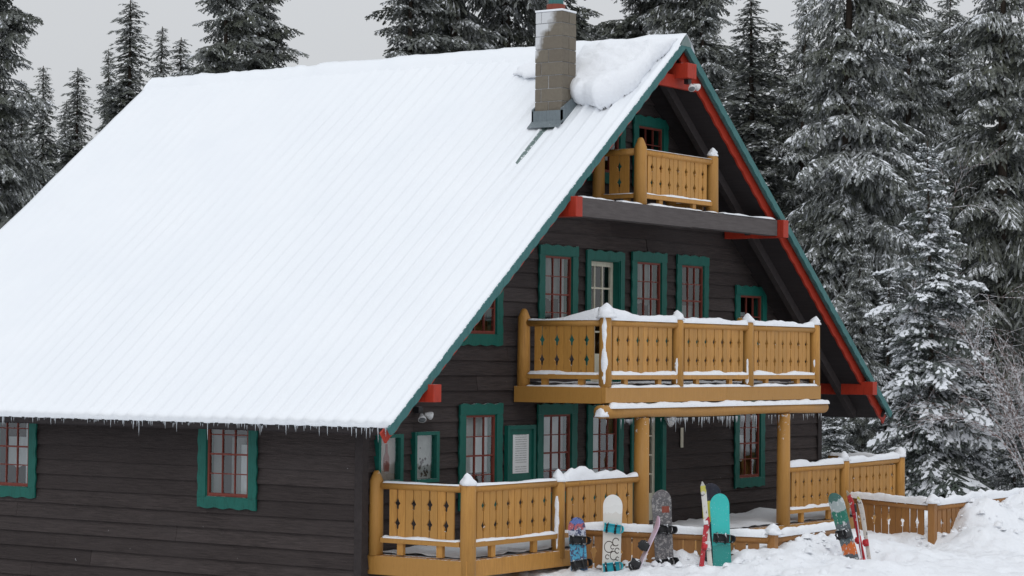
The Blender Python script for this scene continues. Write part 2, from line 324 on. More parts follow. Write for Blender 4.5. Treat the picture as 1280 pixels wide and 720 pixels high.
def siding(T, halfL, halfR, zlo, zhi, openings, seed):
    rng = random.Random(seed); ROW = .222; root = wall_g if T is GAB else wall_s
    z = zlo
    while z < zhi-.02:
        z1 = min(z+ROW, zhi); 
        cuts = [o for o in openings if o[2] < z1-1e-4 and o[3] > z+1e-4]
        brk = sorted(cuts)
        L0, L1, R0, R1 = halfL(z), halfL(z1), halfR(z), halfR(z1)
        segs = []; cur0, cur1 = L0, L1
        for o in brk:
            segs.append((cur0, cur1, o[0], o[0], z, z1))
            if z < o[2]: segs.append((o[0], o[0], o[1], o[1], z, o[2]))
            if z1 > o[3]: segs.append((o[0], o[0], o[1], o[1], o[3], z1))
            cur0 = cur1 = o[1]
        segs.append((cur0, cur1, R0, R1, z, z1))
        fin = []
        for sg in segs:                                    # long runs are made of two butted boards
            if min(sg[2]-sg[0], sg[3]-sg[1]) > 4.2 and sg[4] == z and sg[5] == z1:
                c = max(sg[0], sg[1])+(min(sg[2], sg[3])-max(sg[0], sg[1]))*rng.uniform(.3, .7)
                fin += [(sg[0], sg[1], c-.002, c-.002, z, z1), (c+.002, c+.002, sg[2], sg[3], z, z1)]
            else: fin.append(sg)
        for a0, a1, b0, b1, c0, c1 in fin:
            if b0-a0 < .03 or c1-c0 < .01: continue
            wj = rng.uniform(-.006, .006); wk = rng.uniform(-.006, .006)
            w_ = lambda q: .043-.038*(q-z)/ROW+wj
            P = [T(a0, c0, -.012), T(b0, c0, -.012), T(b0, c0-.004+wk, w_(c0)), T(a0, c0-.004-wk, w_(c0)), T(a1, c1+.004, -.012), T(b1, c1+.004, -.012), T(b1, c1+.004, w_(c1)), T(a1, c1+.004, w_(c1))]
            mb = MB(); mb.add(P, [(0, 1, 2, 3), (4, 7, 6, 5), (0, 4, 5, 1), (1, 5, 6, 2), (2, 6, 7, 3), (3, 7, 4, 0)])
            mb.build('siding_board', 'siding', root)
        z += ROW
# structural walls: inner skin with the same openings, and the closed back and right walls
def skin(T, name, u0, u1, v0, v1, ops, topf, th=.10):
    us = sorted({u0, u1, *[o[0] for o in ops], *[o[1] for o in ops], 0.0} if T is GAB else {u0, u1, *[o[0] for o in ops], *[o[1] for o in ops]})
    mb = MB()
    for a, c in zip(us[:-1], us[1:]):
        mid = (a+c)/2; bl = sorted((o[2], o[3]) for o in ops if o[0] < mid < o[1]); lo = v0
        for q0, q1 in bl:
            if q0 > lo: mb.strip(T, [(a, lo), (c, lo)], [(a, q0), (c, q0)], -.012-th, -.014)
            lo = q1
        mb.strip(T, [(a, lo), (c, lo)], [(a, topf(a)), (c, topf(c))], -.012-th, -.014)
    return mb.build(name, 'dark_timber', house)
RU = .30                                              # roof build-up below the snow surface
top = lambda u: ZR-RU-K*abs(u)
wall_g = skin(GAB, 'gable_wall', -XW, XW, -.4, 9, gop, top)
wall_s = skin(SID, 'side_wall', YW+.12, LEN-.8, -.4, 9, sop, lambda u: top(XW)-.02)
mb = MB(); mb.box(XW-.12, XW, YW+.12, LEN-.8, -.4, top(XW)-.02); mb.build('side_wall', 'dark_timber', house)
mb = MB(); mb.strip(lambda u, v, w: (u, LEN-.79+w, v), [(-XW, -.4), (0, -.4), (XW, -.4)], [(-XW, top(XW)), (0, top(0)), (XW, top(XW))], 0, .12); mb.build('gable_wall', 'dark_timber', house)
hw = lambda z: min(XW, (ZR-RU+.04-z)/K)
siding(GAB, lambda z: -hw(z), hw, -.36, ZR-RU-.05, gop, 3)
siding(SID, lambda z: YW+.02, lambda z: LEN-.8, -.36, top(XW)+.02, sop, 5)
mb = MB(); mb.boxT(GAB, -XW-.045, -XW+.075, -.38, top(XW), .045, .062); mb.boxT(SID, YW-.062, YW+.07, -.38, top(XW), .045, .062)
mb.build('corner_board', 'dark_timber', house)
mb = MB(); mb.boxT(GAB, XW-.10, XW+.045, -.38, top(XW), .045, .062); mb.build('corner_board', 'dark_timber', house)
for z, in ((.70,), (2.90,), (5.42,)):
    mb = MB(); h_ = min(XW-.15, (ZR-RU-z-.25)/K); mb.box(-h_, h_, YW+.15, LEN-.9, z-.12, z); mb.build('floor', 'room', house)

def wavy(a, c, n, amp, per, ph=0.0):
    return [(a+(c-a)*i/n, amp*math.sin(2*math.pi*(a+(c-a)*i/n)/per+ph)) for i in range(n+1)]
def window(T, u0, u1, v0, v1, cols, rows, cur, flip=1):
    """flip=-1 where u runs right-to-left as seen from outside"""
    o = MB(); n = 18; am = .012
    i0, i1, j0, j1 = u0+TR, u1-TR, v0+TR, v1-TR; w0, w1 = .046, .078
    bt = wavy(u0, u1, n, am, .30); tp = wavy(u0, u1, n, am, .30, 1.5)
    o.strip(T, [(u, v0+d) for u, d in bt], [(u, j0) for u, d in bt], w0, w1)
    o.strip(T, [(u, j1) for u, d in tp], [(u, v1+d) for u, d in tp], w0, w1+.004)
    for a, c, sg in ((u0, i0, 1), (i1, u1, -1)):
        ed = wavy(j0+.001, j1-.001, 22, am*.8, .27)
        if sg == 1: o.strip(T, [(a+d, v) for v, d in ed], [(c, v) for v, d in ed], w0, w1-.004)
        else: o.strip(T, [(a, v) for v, d in ed], [(c+d, v) for v, d in ed], w0, w1-.004)
    win = o.build('window', 'teal_paint', house)
    # reveal lining, sash, bars
    s = MB(); e = .012
    s.boxT(T, i0+.0, i0+.012, j0, j1, -.10, w0+.01); s.boxT(T, i1-.012, i1, j0, j1, -.10, w0+.01); s.boxT(T, i0+.012, i1-.012, j1-.012, j1, -.10, w0+.01); s.boxT(T, i0+.012, i1-.012, j0, j0+.012, -.10, w0+.03)
    s.build('reveal', 'teal_paint', win)
    a0, a1, b0, b1 = i0+.012, i1-.012, j0+.012, j1-.012; fr = .032; T_ = T; T = lambda u, v, w: T_(u, v, w+.032)
    s = MB(); s.boxT(T, a0, a0+fr, b0, b1, -.035, .012); s.boxT(T, a1-fr, a1, b0, b1, -.035, .012); s.boxT(T, a0+fr, a1-fr, b1-fr, b1, -.035, .012); s.boxT(T, a0+fr, a1-fr, b0, b0+fr*1.5, -.035, .014)
    p0, p1, q0, q1 = a0+fr, a1-fr, b0+fr*1.5, b1-fr; bw = .0075
    for k in range(1, cols):
        x = p0+(p1-p0)*k/cols; s.boxT(T, x-bw, x+bw, q0, q1, -.028, .004)
    for k in range(1, rows):
        z = q0+(q1-q0)*k/rows; hb = bw*(1.7 if (rows == 4 and k == 2) else 1)
        s.boxT(T, p0, p1, z-hb, z+hb, -.026, .002)
    s.build('sash', 'sash_paint', win)
    for r in range(rows):
        for c in range(cols):
            x0 = p0+(p1-p0)*c/cols; x1 = p0+(p1-p0)*(c+1)/cols; z0 = q0+(q1-q0)*r/rows; z1 = q0+(q1-q0)*(r+1)/rows
            ja, jb = random.uniform(-.0025, .0025), random.uniform(-.0025, .0025); g_ = MB(); q_ = []
            for w_ in (-.016, -.012): q_ += [T(x0+.002, z0+.002, w_-ja-jb), T(x1-.002, z0+.002, w_+ja-jb), T(x1-.002, z1-.002, w_+ja+jb), T(x0+.002, z1-.002, w_-ja+jb)]
            g_.add(q_, [(0, 3, 2, 1), (4, 5, 6, 7), (0, 1, 5, 4), (1, 2, 6, 5), (2, 3, 7, 6), (3, 0, 4, 7)]); g_.build('pane', 'glass', win)
    T = T_
    def cloth(a, c, lo, hi, fold=.05, depth=-.10, mat='curtain', sc=0):
        N = max(8, int((c-a)/.02)); k_ = MB()
        V = []; F = []
        for i in range(N+1):
            u = a+(c-a)*i/N; d = depth+fold*.30*math.sin(u*30+1.3*math.sin(u*11)); 
            dip = sc*abs(math.sin(u*11)); V += [T(u, lo+dip, d), T(u, hi, d)]
        for i in range(N): F.append((2*i, 2*i+2, 2*i+3, 2*i+1))
        k_.add(V, F); k_.build('curtain', mat, win, True)
    wd_ = i1-i0
    if cur == 'half': cloth(i0-.05, i1+.05, j0+.30*(j1-j0), j1+.1, .03); cloth(i0-.05, i0+.3*wd_, j0-.1, j0+.30*(j1-j0), .03)
    elif cur == 'left':
        if flip == 1: cloth(i0-.05, i0+.62*wd_, j0-.1, j1+.1, .04)
        else: cloth(i0-.05, i0+.36*wd_, j0-.1, j0+.62*(j1-j0), .05); cloth(i0+.3*wd_, i0+.62*wd_, j0-.1, j0+.70*(j1-j0), .05, -.16, 'lace'); cloth(i1-.2*wd_, i1+.05, j0-.1, j1+.1, .05, -.10, 'lace')
    elif cur == 'grey': cloth(i0-.05, i1+.05, j0+.42*(j1-j0), j1+.1, .08, -.13, 'lace', .05); cloth(i0-.05, i0+.22*wd_, j0-.1, j1+.1, .05, -.10, 'lace'); cloth(i1-.2*wd_, i1+.05, j0-.1, j1+.1, .05, -.10)
    elif cur == 'lace': cloth(i0-.05, i0+.2*wd_, j0-.1, j1+.1, .05, -.12, 'lace'); cloth(i0-.05, i1+.05, j0-.05, j0+.45*(j1-j0), .06, -.15, 'lace', .06)
    elif cur == 'low': cloth(i0-.05, i0+.30*wd_, j0-.1, j0+.8*(j1-j0), .05); cloth(i0+.3*wd_, i1-.1*wd_, j0+.22*(j1-j0), j0+.62*(j1-j0), .04, -.22, sc=.05)
    return win
for w_ in gwins: window(GAB, *w_)
for w_ in swins: window(SID, *w_, flip=-1)

def door(u0, u1, v0, v1):
    o = MB(); T = GAB; n = 18
    tp = wavy(u0, u1, n, .014, .3, 1.0)
    o.strip(T, [(u, v1-.14) for u, d in tp], [(u, v1+d) for u, d in tp], .046, .082)
    o.boxT(T, u0, u0+.12, v0, v1-.1405, .046, .078); o.boxT(T, u1-.12, u1, v0, v1-.1405, .046, .078)
    i0, i1, j1 = u0+.12, u1-.12, v1-.14
    o.boxT(T, i0, i0+.02, v0, j1, -.13, .06); o.boxT(T, i1-.02, i1, v0, j1, -.13, .06); o.boxT(T, i0+.02, i1-.02, j1-.02, j1, -.13, .06)
    d = o.build('door', 'teal_paint', house)
    a0, a1, b0, b1 = i0+.022, i1-.022, v0+.02, j1-.024; l = MB(); y0, y1 = -.10, -.06; st = .075
    l.boxT(T, a0, a0+st, b0, b1, y0, y1); l.boxT(T, a1-st, a1, b0, b1, y0, y1); l.boxT(T, a0+st, a1-st, b1-st, b1, y0, y1); l.boxT(T, a0+st, a1-st, b0, b0+.45, y0, y1)
    p0, p1, q0, q1 = a0+st, a1-st, b0+.45, b1-st
    for k in (1, 2): x = p0+(p1-p0)*k/3; l.boxT(T, x-.013, x+.013, q0, q1, y0+.005, y1-.004)
    for k in (1, 2, 3): z = q0+(q1-q0)*k/4; l.boxT(T, p0, p1, z-.013, z+.013, y0+.006, y1-.005)
    l.build('door_leaf', 'cream_paint', d)
    for r in range(4):
        for c in range(3):
            g_ = MB(); g_.boxT(T, p0+(p1-p0)*c/3+.012, p0+(p1-p0)*(c+1)/3-.012, q0+(q1-q0)*r/4+.012, q0+(q1-q0)*(r+1)/4-.012, -.084, -.080); g_.build('pane', 'glass', d)
    h = MB(); h.boxT(T, a0+.02, a0+.05, b0+.92, b0+1.04, y1, y1+.04); h.build('handle', 'steel', d)
for d_ in doors: door(*d_)

# display cases beside the corner
for i, (a, c, z0, z1) in enumerate(cases):
    o = MB(); T = GAB
    o.boxT(T, a, a+.05, z0, z1, -.02, .10); o.boxT(T, c-.07, c, z0, z1, -.02, .10); o.boxT(T, a+.05, c-.07, z1-.05, z1, -.02, .105); o.boxT(T, a+.05, c-.07, z0, z0+.05, -.02, .12)
    cs = o.build('display_case', 'teal_paint', house)
    p = MB(); p.boxT(T, a+.05, c-.07, z0+.05, z1-.05, -.02, -.008); p.build('back_panel', 'display' if i == 0 else 'display_pale', cs)
    j = MB(); m0 = (a+c)/2
    if i == 0:
        m0 += .02; pr = [(0, .05), (.10, .07), (.2, .06), (.26, .025), (.38, .02)]
        j.strip(T, [(m0-r, z0+.17+h) for h, r in pr], [(m0+r, z0+.17+h) for h, r in pr], -.007, .0); j.build('picture', 'red_print', cs)
    else:
        rg = random.Random(2)
        for k in range(22):
            x = m0+rg.uniform(-.14, .16); z = z0+.08+abs(rg.gauss(0, .16)); r = rg.uniform(.012, .03)
            if z < z1-.08: j.strip(T, [(x-r, z), (x, z-r), (x+r, z)], [(x-r, z+.002), (x, z+r), (x+r, z+.002)], -.007, -.003-.0002*k)
        j.build('picture', 'dark_print', cs)
    g_ = MB(); g_.boxT(T, a+.051, c-.071, z0+.051, z1-.051, .05, .054); g_.build('pane', 'glass', cs)
# notice board
o = MB(); T = GAB; a, c, z0, z1 = -3.44, -2.69, 1.55, 2.44
o.boxT(T, a, c, z0, z1, .04, .075); o.boxT(T, a, a+.06, z0, z1, .0755, .105); o.boxT(T, c-.06, c, z0, z1, .0755, .105); o.boxT(T, a+.06, c-.06, z1-.06, z1, .0755, .108); o.boxT(T, a+.06, c-.06, z0, z0+.06, .0755, .108)
nb = o.build('notice_board', 'teal_paint', house)
p = MB(); p.boxT(T, a+.17, c-.16, z0+.17, z1-.14, .076, .080); p.build('paper', 'notice_print', nb)
p = MB(); p.boxT(T, 1.72, 1.80, 1.98, 2.31, .046, .058); p.build('thermometer', 'cream_paint', house)

def lamp(name, P, pairs):
    o = MB(); P = np.array(P); o.box(P[0]-.05, P[0]+.05, P[1]-.03, P[1]+.05, P[2]-.04, P[2]+.05); l = o.build(name, 'black_plastic', house)
    for d in pairs:
        d = np.array(d, float); d /= np.linalg.norm(d); a = P+np.array((d[0]*.05, -.06, -.05)); q = MB()
        q.tube([a, a+d*.04, a+d*.09, a+d*.115], [.02, .034, .056, .060], 14); hd = q.build('lamp_head', 'white_enamel', l, True); q = MB(); q.tube([a+d*.1155, a+d*.120], [.050, .046], 14); q.build('lens', 'glass_lens', hd, True)
lamp('floodlight', atY(524, 513, YW-.10), [(-.5, -.5, -.7), (1.1, -.5, -.3)])
lamp('floodlight', (.05, -.06, 7.88), [(-.5, -.5, -.7), (1.1, -.5, -.4)])
P = atY(834, 524, YW-.1); o = MB(); o.tube([P+np.array((0, .07, .02)), P+np.array((0, .0, .02)), P+np.array((0, -.05, .0)), P+np.array((0, -.10, -.02)), P+np.array((0, -.115, -.02))], [.05, .05, .09, .115, .06], 16); o.build('porch_lamp', 'white_enamel', house, True)

# ------------------------------------------------------------------ roof
HM = -.045                                            # metal surface relative to the snow surface
slabs = {}
for side, nm in ((-1, 'left'), (1, 'right')):
    R = ROOF(side); mb = MB()
    mb.strip(R, [(-.05 if side < 0 else .10, HM-.20), (S-.03, HM-.20)], [(0.0, HM-.03), (S-.03, HM-.03)], 0.128, LEN-.02)
    rf = mb.build('roof', 'soffit', house); slabs[side] = rf
    # ribbed metal sheets, two ribs to a sheet
    nsh = 21; wy = LEN/nsh
    sh = MB(); V = []; F = []
    prof = []
    for k in range(2):
        y = wy*k/2; prof += [(y, 0), (y+.022, .022), (y+.05, .022), (y+.072, 0)]
    prof.append((wy, 0)); 
    lo = [(y+.004, h) for y, h in prof]
    for u in (0.01, S):
        V += [R(u, HM+h, y) for y, h in lo]+[R(u, HM-.012+h, y) for y, h in lo]
    n = len(lo)
    for i in range(n-1):
        F += [(i, i+1, 2*n+i+1, 2*n+i), (n+i, 3*n+i, 3*n+i+1, n+i+1), (i, n+i, n+i+1, i+1), (2*n+i, 2*n+i+1, 3*n+i+1, 3*n+i)]
    sh.add(V, F); me = sh.mesh('roof_sheet', 'green_metal')
    for k in range(nsh):
        s_ = link('roof_sheet', me, rf); s_.location = (0, k*wy-.0, 0)
    # snow lying on it: ribs telegraph through, scoured bare below the chimney
    per = wy/2; Y = []
    for k in range(2*nsh):
        for q in (0.0, .035, .075, .11, .17, .22): Y.append(k*per+q)
    Y = np.array(Y+[LEN+.02]); Y[0] = -.03; U = np.concatenate([np.linspace(.02, S*.3, 60), np.linspace(S*.3, S+.03, 70)[1:]])
    ph = np.array([(y % per) for y in Y]); rib = np.where((ph > .03) & (ph < .08), .030, 0.0); rib[0] = 0; rib[-1] = 0
    V = []; 
    for u in U:
        for j, y in enumerate(Y):
            h = -.016+.012*min(1, max(0, (y-3)/4))+rib[j]*max(.12, min(1.15, 1.15-.105*y+.12*(u-5)/5)+.55*fbm(u*.45, y*.45, 2, 3))+.016*fbm(u*.35, y*.35, 5, 4)+.006*fbm(u*1.3, y*1.3, 7, 3)+.004*fbm(u*3, y*3, 1, 2)
            if side < 0:
                for y0, y1, u0, ln in ((1.18, 1.52, 2.15, .45), (1.33, 1.42, 2.3, 2.0), (1.13, 1.20, 2.3, 2.6)):
                    if y0 < y < y1 and u > u0: h -= .055*max(0, min(1, (u-u0)/.08))*max(0, min(1, (u0+ln-u)/(ln*.7)))
            if u > S-.12: h += .02
            V.append(R(u, h, y))
    nU, nY = len(U), len(Y); F = []
    for i in range(nU-1):
        for j in range(nY-1): F.append((i*nY+j, i*nY+j+1, (i+1)*nY+j+1, (i+1)*nY+j))
    # thickness at the eave and at the front and back edges
    b0 = len(V)
    for j, y in enumerate(Y): V.append(R(S+.03, -.075+.012*fbm(y*6, 4, 1, 2), y))
    for j in range(nY-1): F.append(((nU-1)*nY+j, (nU-1)*nY+j+1, b0+j+1, b0+j))
    f0 = len(V)
    for u in U: V.append(R(u, HM+.002, Y[0]))
    for i in range(nU-1): F.append((i*nY, (i+1)*nY, f0+i+1, f0+i))
    f1 = len(V)
    for u in U: V.append(R(u, HM+.002, Y[-1]))
    for i in range(nU-1): F.append((i*nY+nY-1, (i+1)*nY+nY-1, f1+i+1, f1+i))
    s_ = MB(); s_.v = V; s_.f = F; s_.build('snow_cover', 'roof_snow', rf, True)
    # scalloped barge boards: teal outside, red set back behind it
    n = 150; st = [(.0+(S+.10)*i/n) for i in range(n+1)]; ck = lambda u, v: max(u, -v*K+.001)
    mb = MB(); mb.strip(R, [(ck(u, -.145), -.140-.008*math.sin(u*2*math.pi/.30)*(u > .3)) for u in st], [(ck(u, -.022), -.022) for u in st], -.045, -.005)
    mb.build('barge_board', 'teal_board', house)
    st = [(.25+(S+.13-.25)*i/n) for i in range(n+1)]
    mb = MB(); mb.strip(R, [(u, -.252-.010*math.sin(u*2*math.pi/.34+1)) for u in st], [(u, -.08) for u in st], .085, .12)
    mb.build('scalloped_fascia', 'red_paint', house)
    mb = MB(); mb.strip(R, [(.35, -.40), (S-.2, -.40)], [(.35, -.246), (S-.2, -.246)], .50, .60); mb.build('rafter', 'dark_timber', house)
    mb = MB(); mb.strip(R, [(S-.055, -.22), (S-.028, -.22)], [(S-.055, HM-.02), (S-.028, HM-.02)], .03, LEN-.03); mb.build('eave_fascia', 'dark_timber', house)
    # purlins, painted red outside
    for xc, za, zb, wdt in ((6.72, 2.86, 3.10, .09), (3.24, 5.56, 5.86, .09)):
        mb = MB(); mb.box(side*xc-wdt, side*xc+wdt, -.14, YW-.06, za-.02, zb-.02); mb.build('purlin', 'red_paint', house, bevel=.006)
mb = MB(); mb.box(-.14, .14, -.16, YW-.06, 7.92, 8.16); mb.build('purlin', 'red_paint', house, bevel=.006)
mb = MB(); mb.box(-.62, .62, .09, .16, 7.78, 7.98); mb.build('collar_tie', 'red_paint', house)
# ridge cap, half buried
mb = MB(); n = 60; V = []; F = []
for i in range(n+1):
    y = -.05+(LEN+.08)*i/n; q = .012*fbm(y*1.5, 2, 3, 2)
    V += [(-.15, y, ZR-.15*K+.010+q), (0, y, ZR+.022+q), (.15, y, ZR-.15*K+.010+q), (.15, y, ZR-.15*K-.03), (-.15, y, ZR-.15*K-.03)]
for i in range(n):
    for k in range(5): F.append((5*i+k, 5*i+(k+1) % 5, 5*i+5+(k+1) % 5, 5*i+5+k))
F += [(0, 1, 2, 3, 4), tuple(5*n+k for k in range(5))]
mb.add(V, F); mb.build('ridge_cap', 'green_metal', house)
mb = MB(); V = []; F = []; n = 160; prof = 9
for i in range(n+1):
    y = -.055+(LEN+.09)*i/n; hh = .085+.04*fbm(y*1.2, 7, 2, 4); ww = .27+.08*fbm(y*.9, 1, 6, 3)
    if y > 7.5: hh = max(.055, hh+.03*fbm(y*5, 3, 8, 2)-.02)
    for k in range(prof):
        t_ = -1+2*k/(prof-1); x = t_*ww; V.append((x, y, ZR-abs(x)*K-.022+hh*math.sqrt(max(0, 1-t_*t_))))
for i in range(n):
    for k in range(prof-1): F.append((i*prof+k, i*prof+k+1, (i+1)*prof+k+1, (i+1)*prof+k))
mb.add(V, F); mb.build('ridge_snow', 'roof_snow', house, True)
# deep drift between the chimney and the gable end
def drift(poly, H, rim, name, label, seed):
    poly = [onroof(*q) for q in poly]; pu = [(-p[0]/CA, p[1]) for p in poly]
    P = np.array(pu); u0, u1, y0, y1 = P[:, 0].min(), P[:, 0].max(), P[:, 1].min(), P[:, 1].max(); st = .03
    us = np.arange(max(u0-.15, .0), u1+.15, st); yv = np.arange(max(y0-.15, -.02), y1+.15, st); D = np.zeros((len(us), len(yv)))
    for i, u in enumerate(us):
        for j, y in enumerate(yv):
            ins = False; dm = 9
            for k in range(len(P)):
                a = P[k]; c = P[(k+1) % len(P)]
                if (a[1] > y) != (c[1] > y) and u < (c[0]-a[0])*(y-a[1])/(c[1]-a[1])+a[0]: ins = not ins
                e = c-a; t_ = max(0, min(1, ((u-a[0])*e[0]+(y-a[1])*e[1])/(e@e))); dm = min(dm, math.hypot(u-a[0]-e[0]*t_, y-a[1]-e[1]*t_))
            D[i, j] = (dm if ins else -dm)-.02+.05*fbm(u*3, y*3, seed, 3)
    R = ROOF(-1); V = []; idx = {}; F = []; GU, GYv = np.gradient(D, st); 
    for i, u in enumerate(us):
        for j, y in enumerate(yv):
            if D[i, j] > -.075:
                tp_ = .20+.80*min(1, u/.55)
                if D[i, j] >= 0:
                    t_ = min(D[i, j]/rim, 1); h = H*(.30+.70*math.sqrt(max(0, 1-(1-t_)**2)))*(1+.35*fbm(u*1.3, y*1.3, seed+2, 4)+.07*fbm(u*5, y*5, seed, 2))*tp_; uu, yy = u, y
                else:                                    # underside of the lip, melted back
                    gl_ = math.hypot(GU[i, j], GYv[i, j])+1e-6; mv_ = -D[i, j]*2.0+.005; uu, yy = u+GU[i, j]/gl_*mv_, y+GYv[i, j]/gl_*mv_; h = (.30*H*tp_)*(1+D[i, j]/.05)
                idx[i, j] = len(V); V.append(R(uu, h, yy))
    for (i, j) in list(idx):
        q = [(i, j), (i+1, j), (i+1, j+1), (i, j+1)]
        if all(k in idx for k in q): F.append(tuple(idx[k] for k in q))
    mb = MB(); mb.v = [tuple(v) for v in V]; mb.f = F; o = mb.build(name, 'snow', None, True); o['label'] = label; o['category'] = 'snow drift'; o['kind'] = 'stuff'
drift([(704, 122), (722, 134), (752, 140), (775, 130), (800, 108), (822, 80), (845, 58), (852, 50), (790, 54), (735, 62), (722, 92), (715, 108)], .33, .19, 'snow_drift', 'thick bulging snow drift on the roof between chimney and gable peak', 4)
drift([(640, 96), (655, 100), (685, 100), (690, 80), (672, 75), (650, 86)], .10, .15, 'snow_drift', 'small snow drift on the roof just left of the chimney', 9)

# tie beam under the attic balcony
mb = MB(); mb.box(-3.10, .20, -.06, .16, 5.56, 5.84); mb.box(.205, 3.10, -.045, .16, 5.57, 5.83); mb.build('tie_beam', 'beam_grey', house)
for a_, c_ in ((-3.05, -2.1), (-1.9, -1.3), (-1.0, .55), (.75, 1.05), (1.25, 3.02)):
    A_ = np.array((a_, .03)); B_ = np.array((c_, .03)); L_ = c_-a_; n = max(6, int(L_/.05)); k = 7; V = []; F = []
    for i in range(n+1):
        x = a_+L_*i/n; h = (.03+.03*fbm(x*2, 3, 1, 3)); h = max(.01, h)*min(1, min(i, n-i)/2+.3)
        for j_ in range(k): t_ = math.pi*j_/(k-1); V.append((x, .035+math.cos(t_)*.095, 5.838+h*math.sin(t_)**.6))
    for i in range(n):
        for j_ in range(k-1): F.append((i*k+j_, i*k+j_+1, (i+1)*k+j_+1, (i+1)*k+j_))
    mb = MB(); mb.add(V, F); mb.build('snow_cap', 'snow', house, True)

# chimney of concrete blocks
CX0, CX1, CY0, CY1, CZ1 = -1.83, -1.43, 1.12, 1.62, 8.87
mb = MB(); mb.box(CX0+.012, CX1-.012, CY0+.012, CY1-.012, 7.0, CZ1-.01); ch = mb.build('chimney', 'mortar', house)
rg = random.Random(11); z = 7.05; r = 0
while z < CZ1-.02:
    z1 = min(z+.205, CZ1)
    ym = CY0+(CY1-CY0)*(.5 if r % 2 else .78); xm = (CX0+CX1)/2
    for (x0, x1, y0, y1) in ((CX0, xm-.004, CY0, ym-.004), (CX0, xm-.004, ym+.004, CY1), (xm+.004, CX1, CY0, ym-.004), (xm+.004, CX1, ym+.004, CY1)):
        j = [rg.uniform(-.004, .004) for _ in range(4)]
        q = MB(); q.box(x0+j[0], x1+j[1], y0+j[2], y1+j[3], z+.005, z1-.005); q.build('block', 'chimney_block', ch, bevel=.006)
    z = z1; r += 1
mb = MB(); cxm, cym = (CX0+CX1)/2, (CY0+CY1)/2
mb.box(CX0-.01, CX1+.01, CY0-.01, CY1+.01, CZ1+.001, CZ1+.035); mb.build('cap_snow', 'snow', ch, bevel=.012)
mb = MB(); mb.tube([(cxm, cym, CZ1+.0), (cxm, cym, CZ1+.13)], .15, 16); mb.build('flue_collar', 'flue_red', ch)
mb = MB(); mb.tube([(cxm, cym, CZ1+.131), (cxm, cym, CZ1+.34)], .12, 16); mb.tube([(cxm, cym, CZ1+.36), (cxm, cym, CZ1+.44)], [.19, .03], 16); mb.build('flue_pipe', 'teal_board', ch)
zb = lambda x: ZR+K*x-.04
mb = MB(); e = .035
for (xa, xb) in ((CX0-e, CX0-.006), (CX1+.006, CX1+e)):
    mb.strip(lambda u, v, w: (w, u, v), [(CY0-e, zb(xa)-.05), (CY1+e, zb(xa)-.05)], [(CY0-e, zb(xa)+.24), (CY1+e, zb(xa)+.24)], xa, xb)
for (ya, yb) in ((CY0-e, CY0-.006), (CY1+.006, CY1+e)):
    mb.strip(lambda u, v, w: (u, w, v), [(CX0-e, zb(CX0)-.04), (CX1+e, zb(CX1)-.04)], [(CX0-e, zb(CX0)+.24), (CX1+e, zb(CX1)+.20)], ya, yb)
R = ROOF(-1); mb.strip(R, [(2.30, .016), (2.52, .012)], [(2.30, .030), (2.52, .020)], CY0-.05, CY1+.04)
mb.build('flashing', 'grey_metal', ch)

# icicles along the eave: too many and too fine to pick apart
mb = MB(); rg = random.Random(5); y = .05
while y < LEN:
    for _ in range(rg.choice((2, 2, 3, 4))):
        yy = y+rg.uniform(-.07, .07); ln = min(.26, .03+rg.expovariate(22)); x, _a, z = ROOF(-1)(S+.015, -.06, yy)
        mb.tube([(x, yy, z), (x, yy, z-ln*.5), (x+rg.uniform(-.004, .004), yy, z-ln)], [rg.uniform(.006, .011), .005, .001], 5, False)
    y += rg.uniform(.07, .2)
for k in range(30):
    yy = rg.uniform(.1, LEN); x, _a, z = ROOF(1)(S+.015, -.06, yy); ln = .05+rg.expovariate(11); mb.tube([(x, yy, z), (x, yy, z-ln)], [.011, .001], 5, False)
ic = mb.build('icicles', 'ice', house, True); ic['kind'] = 'stuff'
# solid black plugs painting the shade inside the rib ends under the snow lip
mb = MB()
for k in range(42):
    y = k*LEN/42+.036; x, _a, z = ROOF(-1)(S+.02, -.072, y); mb.tube([(x+.03, y, z), (x-.012, y, z)], .03, 8)
mb.build('rib_end_shade', 'black_plastic', house)

# ------------------------------------------------------------------ railings
BH = 1.0
def board_mesh(w, h, mirror, mat, notch=.040):
    """fretwork board: half of a pair whose cut edges meet as two spade-shaped holes"""
    st = [(0, 0), (.17, 0), (.19, .3), (.235, .36), (.25, .35), (.265, .55), (.30, 1), (.335, .55), (.39, 0.12), (.42, 0), (.58, 0), (.60, .3), (.645, .36), (.66, .35), (.675, .55), (.71, 1), (.745, .55), (.80, .12), (.83, 0), (1, 0)]
    lo, hi = [], []
    for t_, d in st:
        lo.append((.004, t_*h)); hi.append((w-.010-d*notch, t_*h))
    if mirror: lo, hi = [(w-b[0], b[1]) for b in hi], [(w-a[0], a[1]) for a in lo]
    mb = MB(); mb.strip(lambda u, v, w_: (u, w_, v), lo, hi, -.013, .013); return mb.mesh('baluster', mat)
BM = {}
def log(name, mat, parent, base, h, r, tip=.10, n=14, taper=.93):
    mb = MB(); x, y, z = base
    P = [(x, y, z), (x, y, z+h-tip)]; Rr = [r, r*taper]
    if tip: P += [(x, y, z+h-tip*.15), (x, y, z+h)]; Rr += [r*.45, r*.25]
    mb.tube(P, Rr, n); return mb.build(name, mat, parent, True)
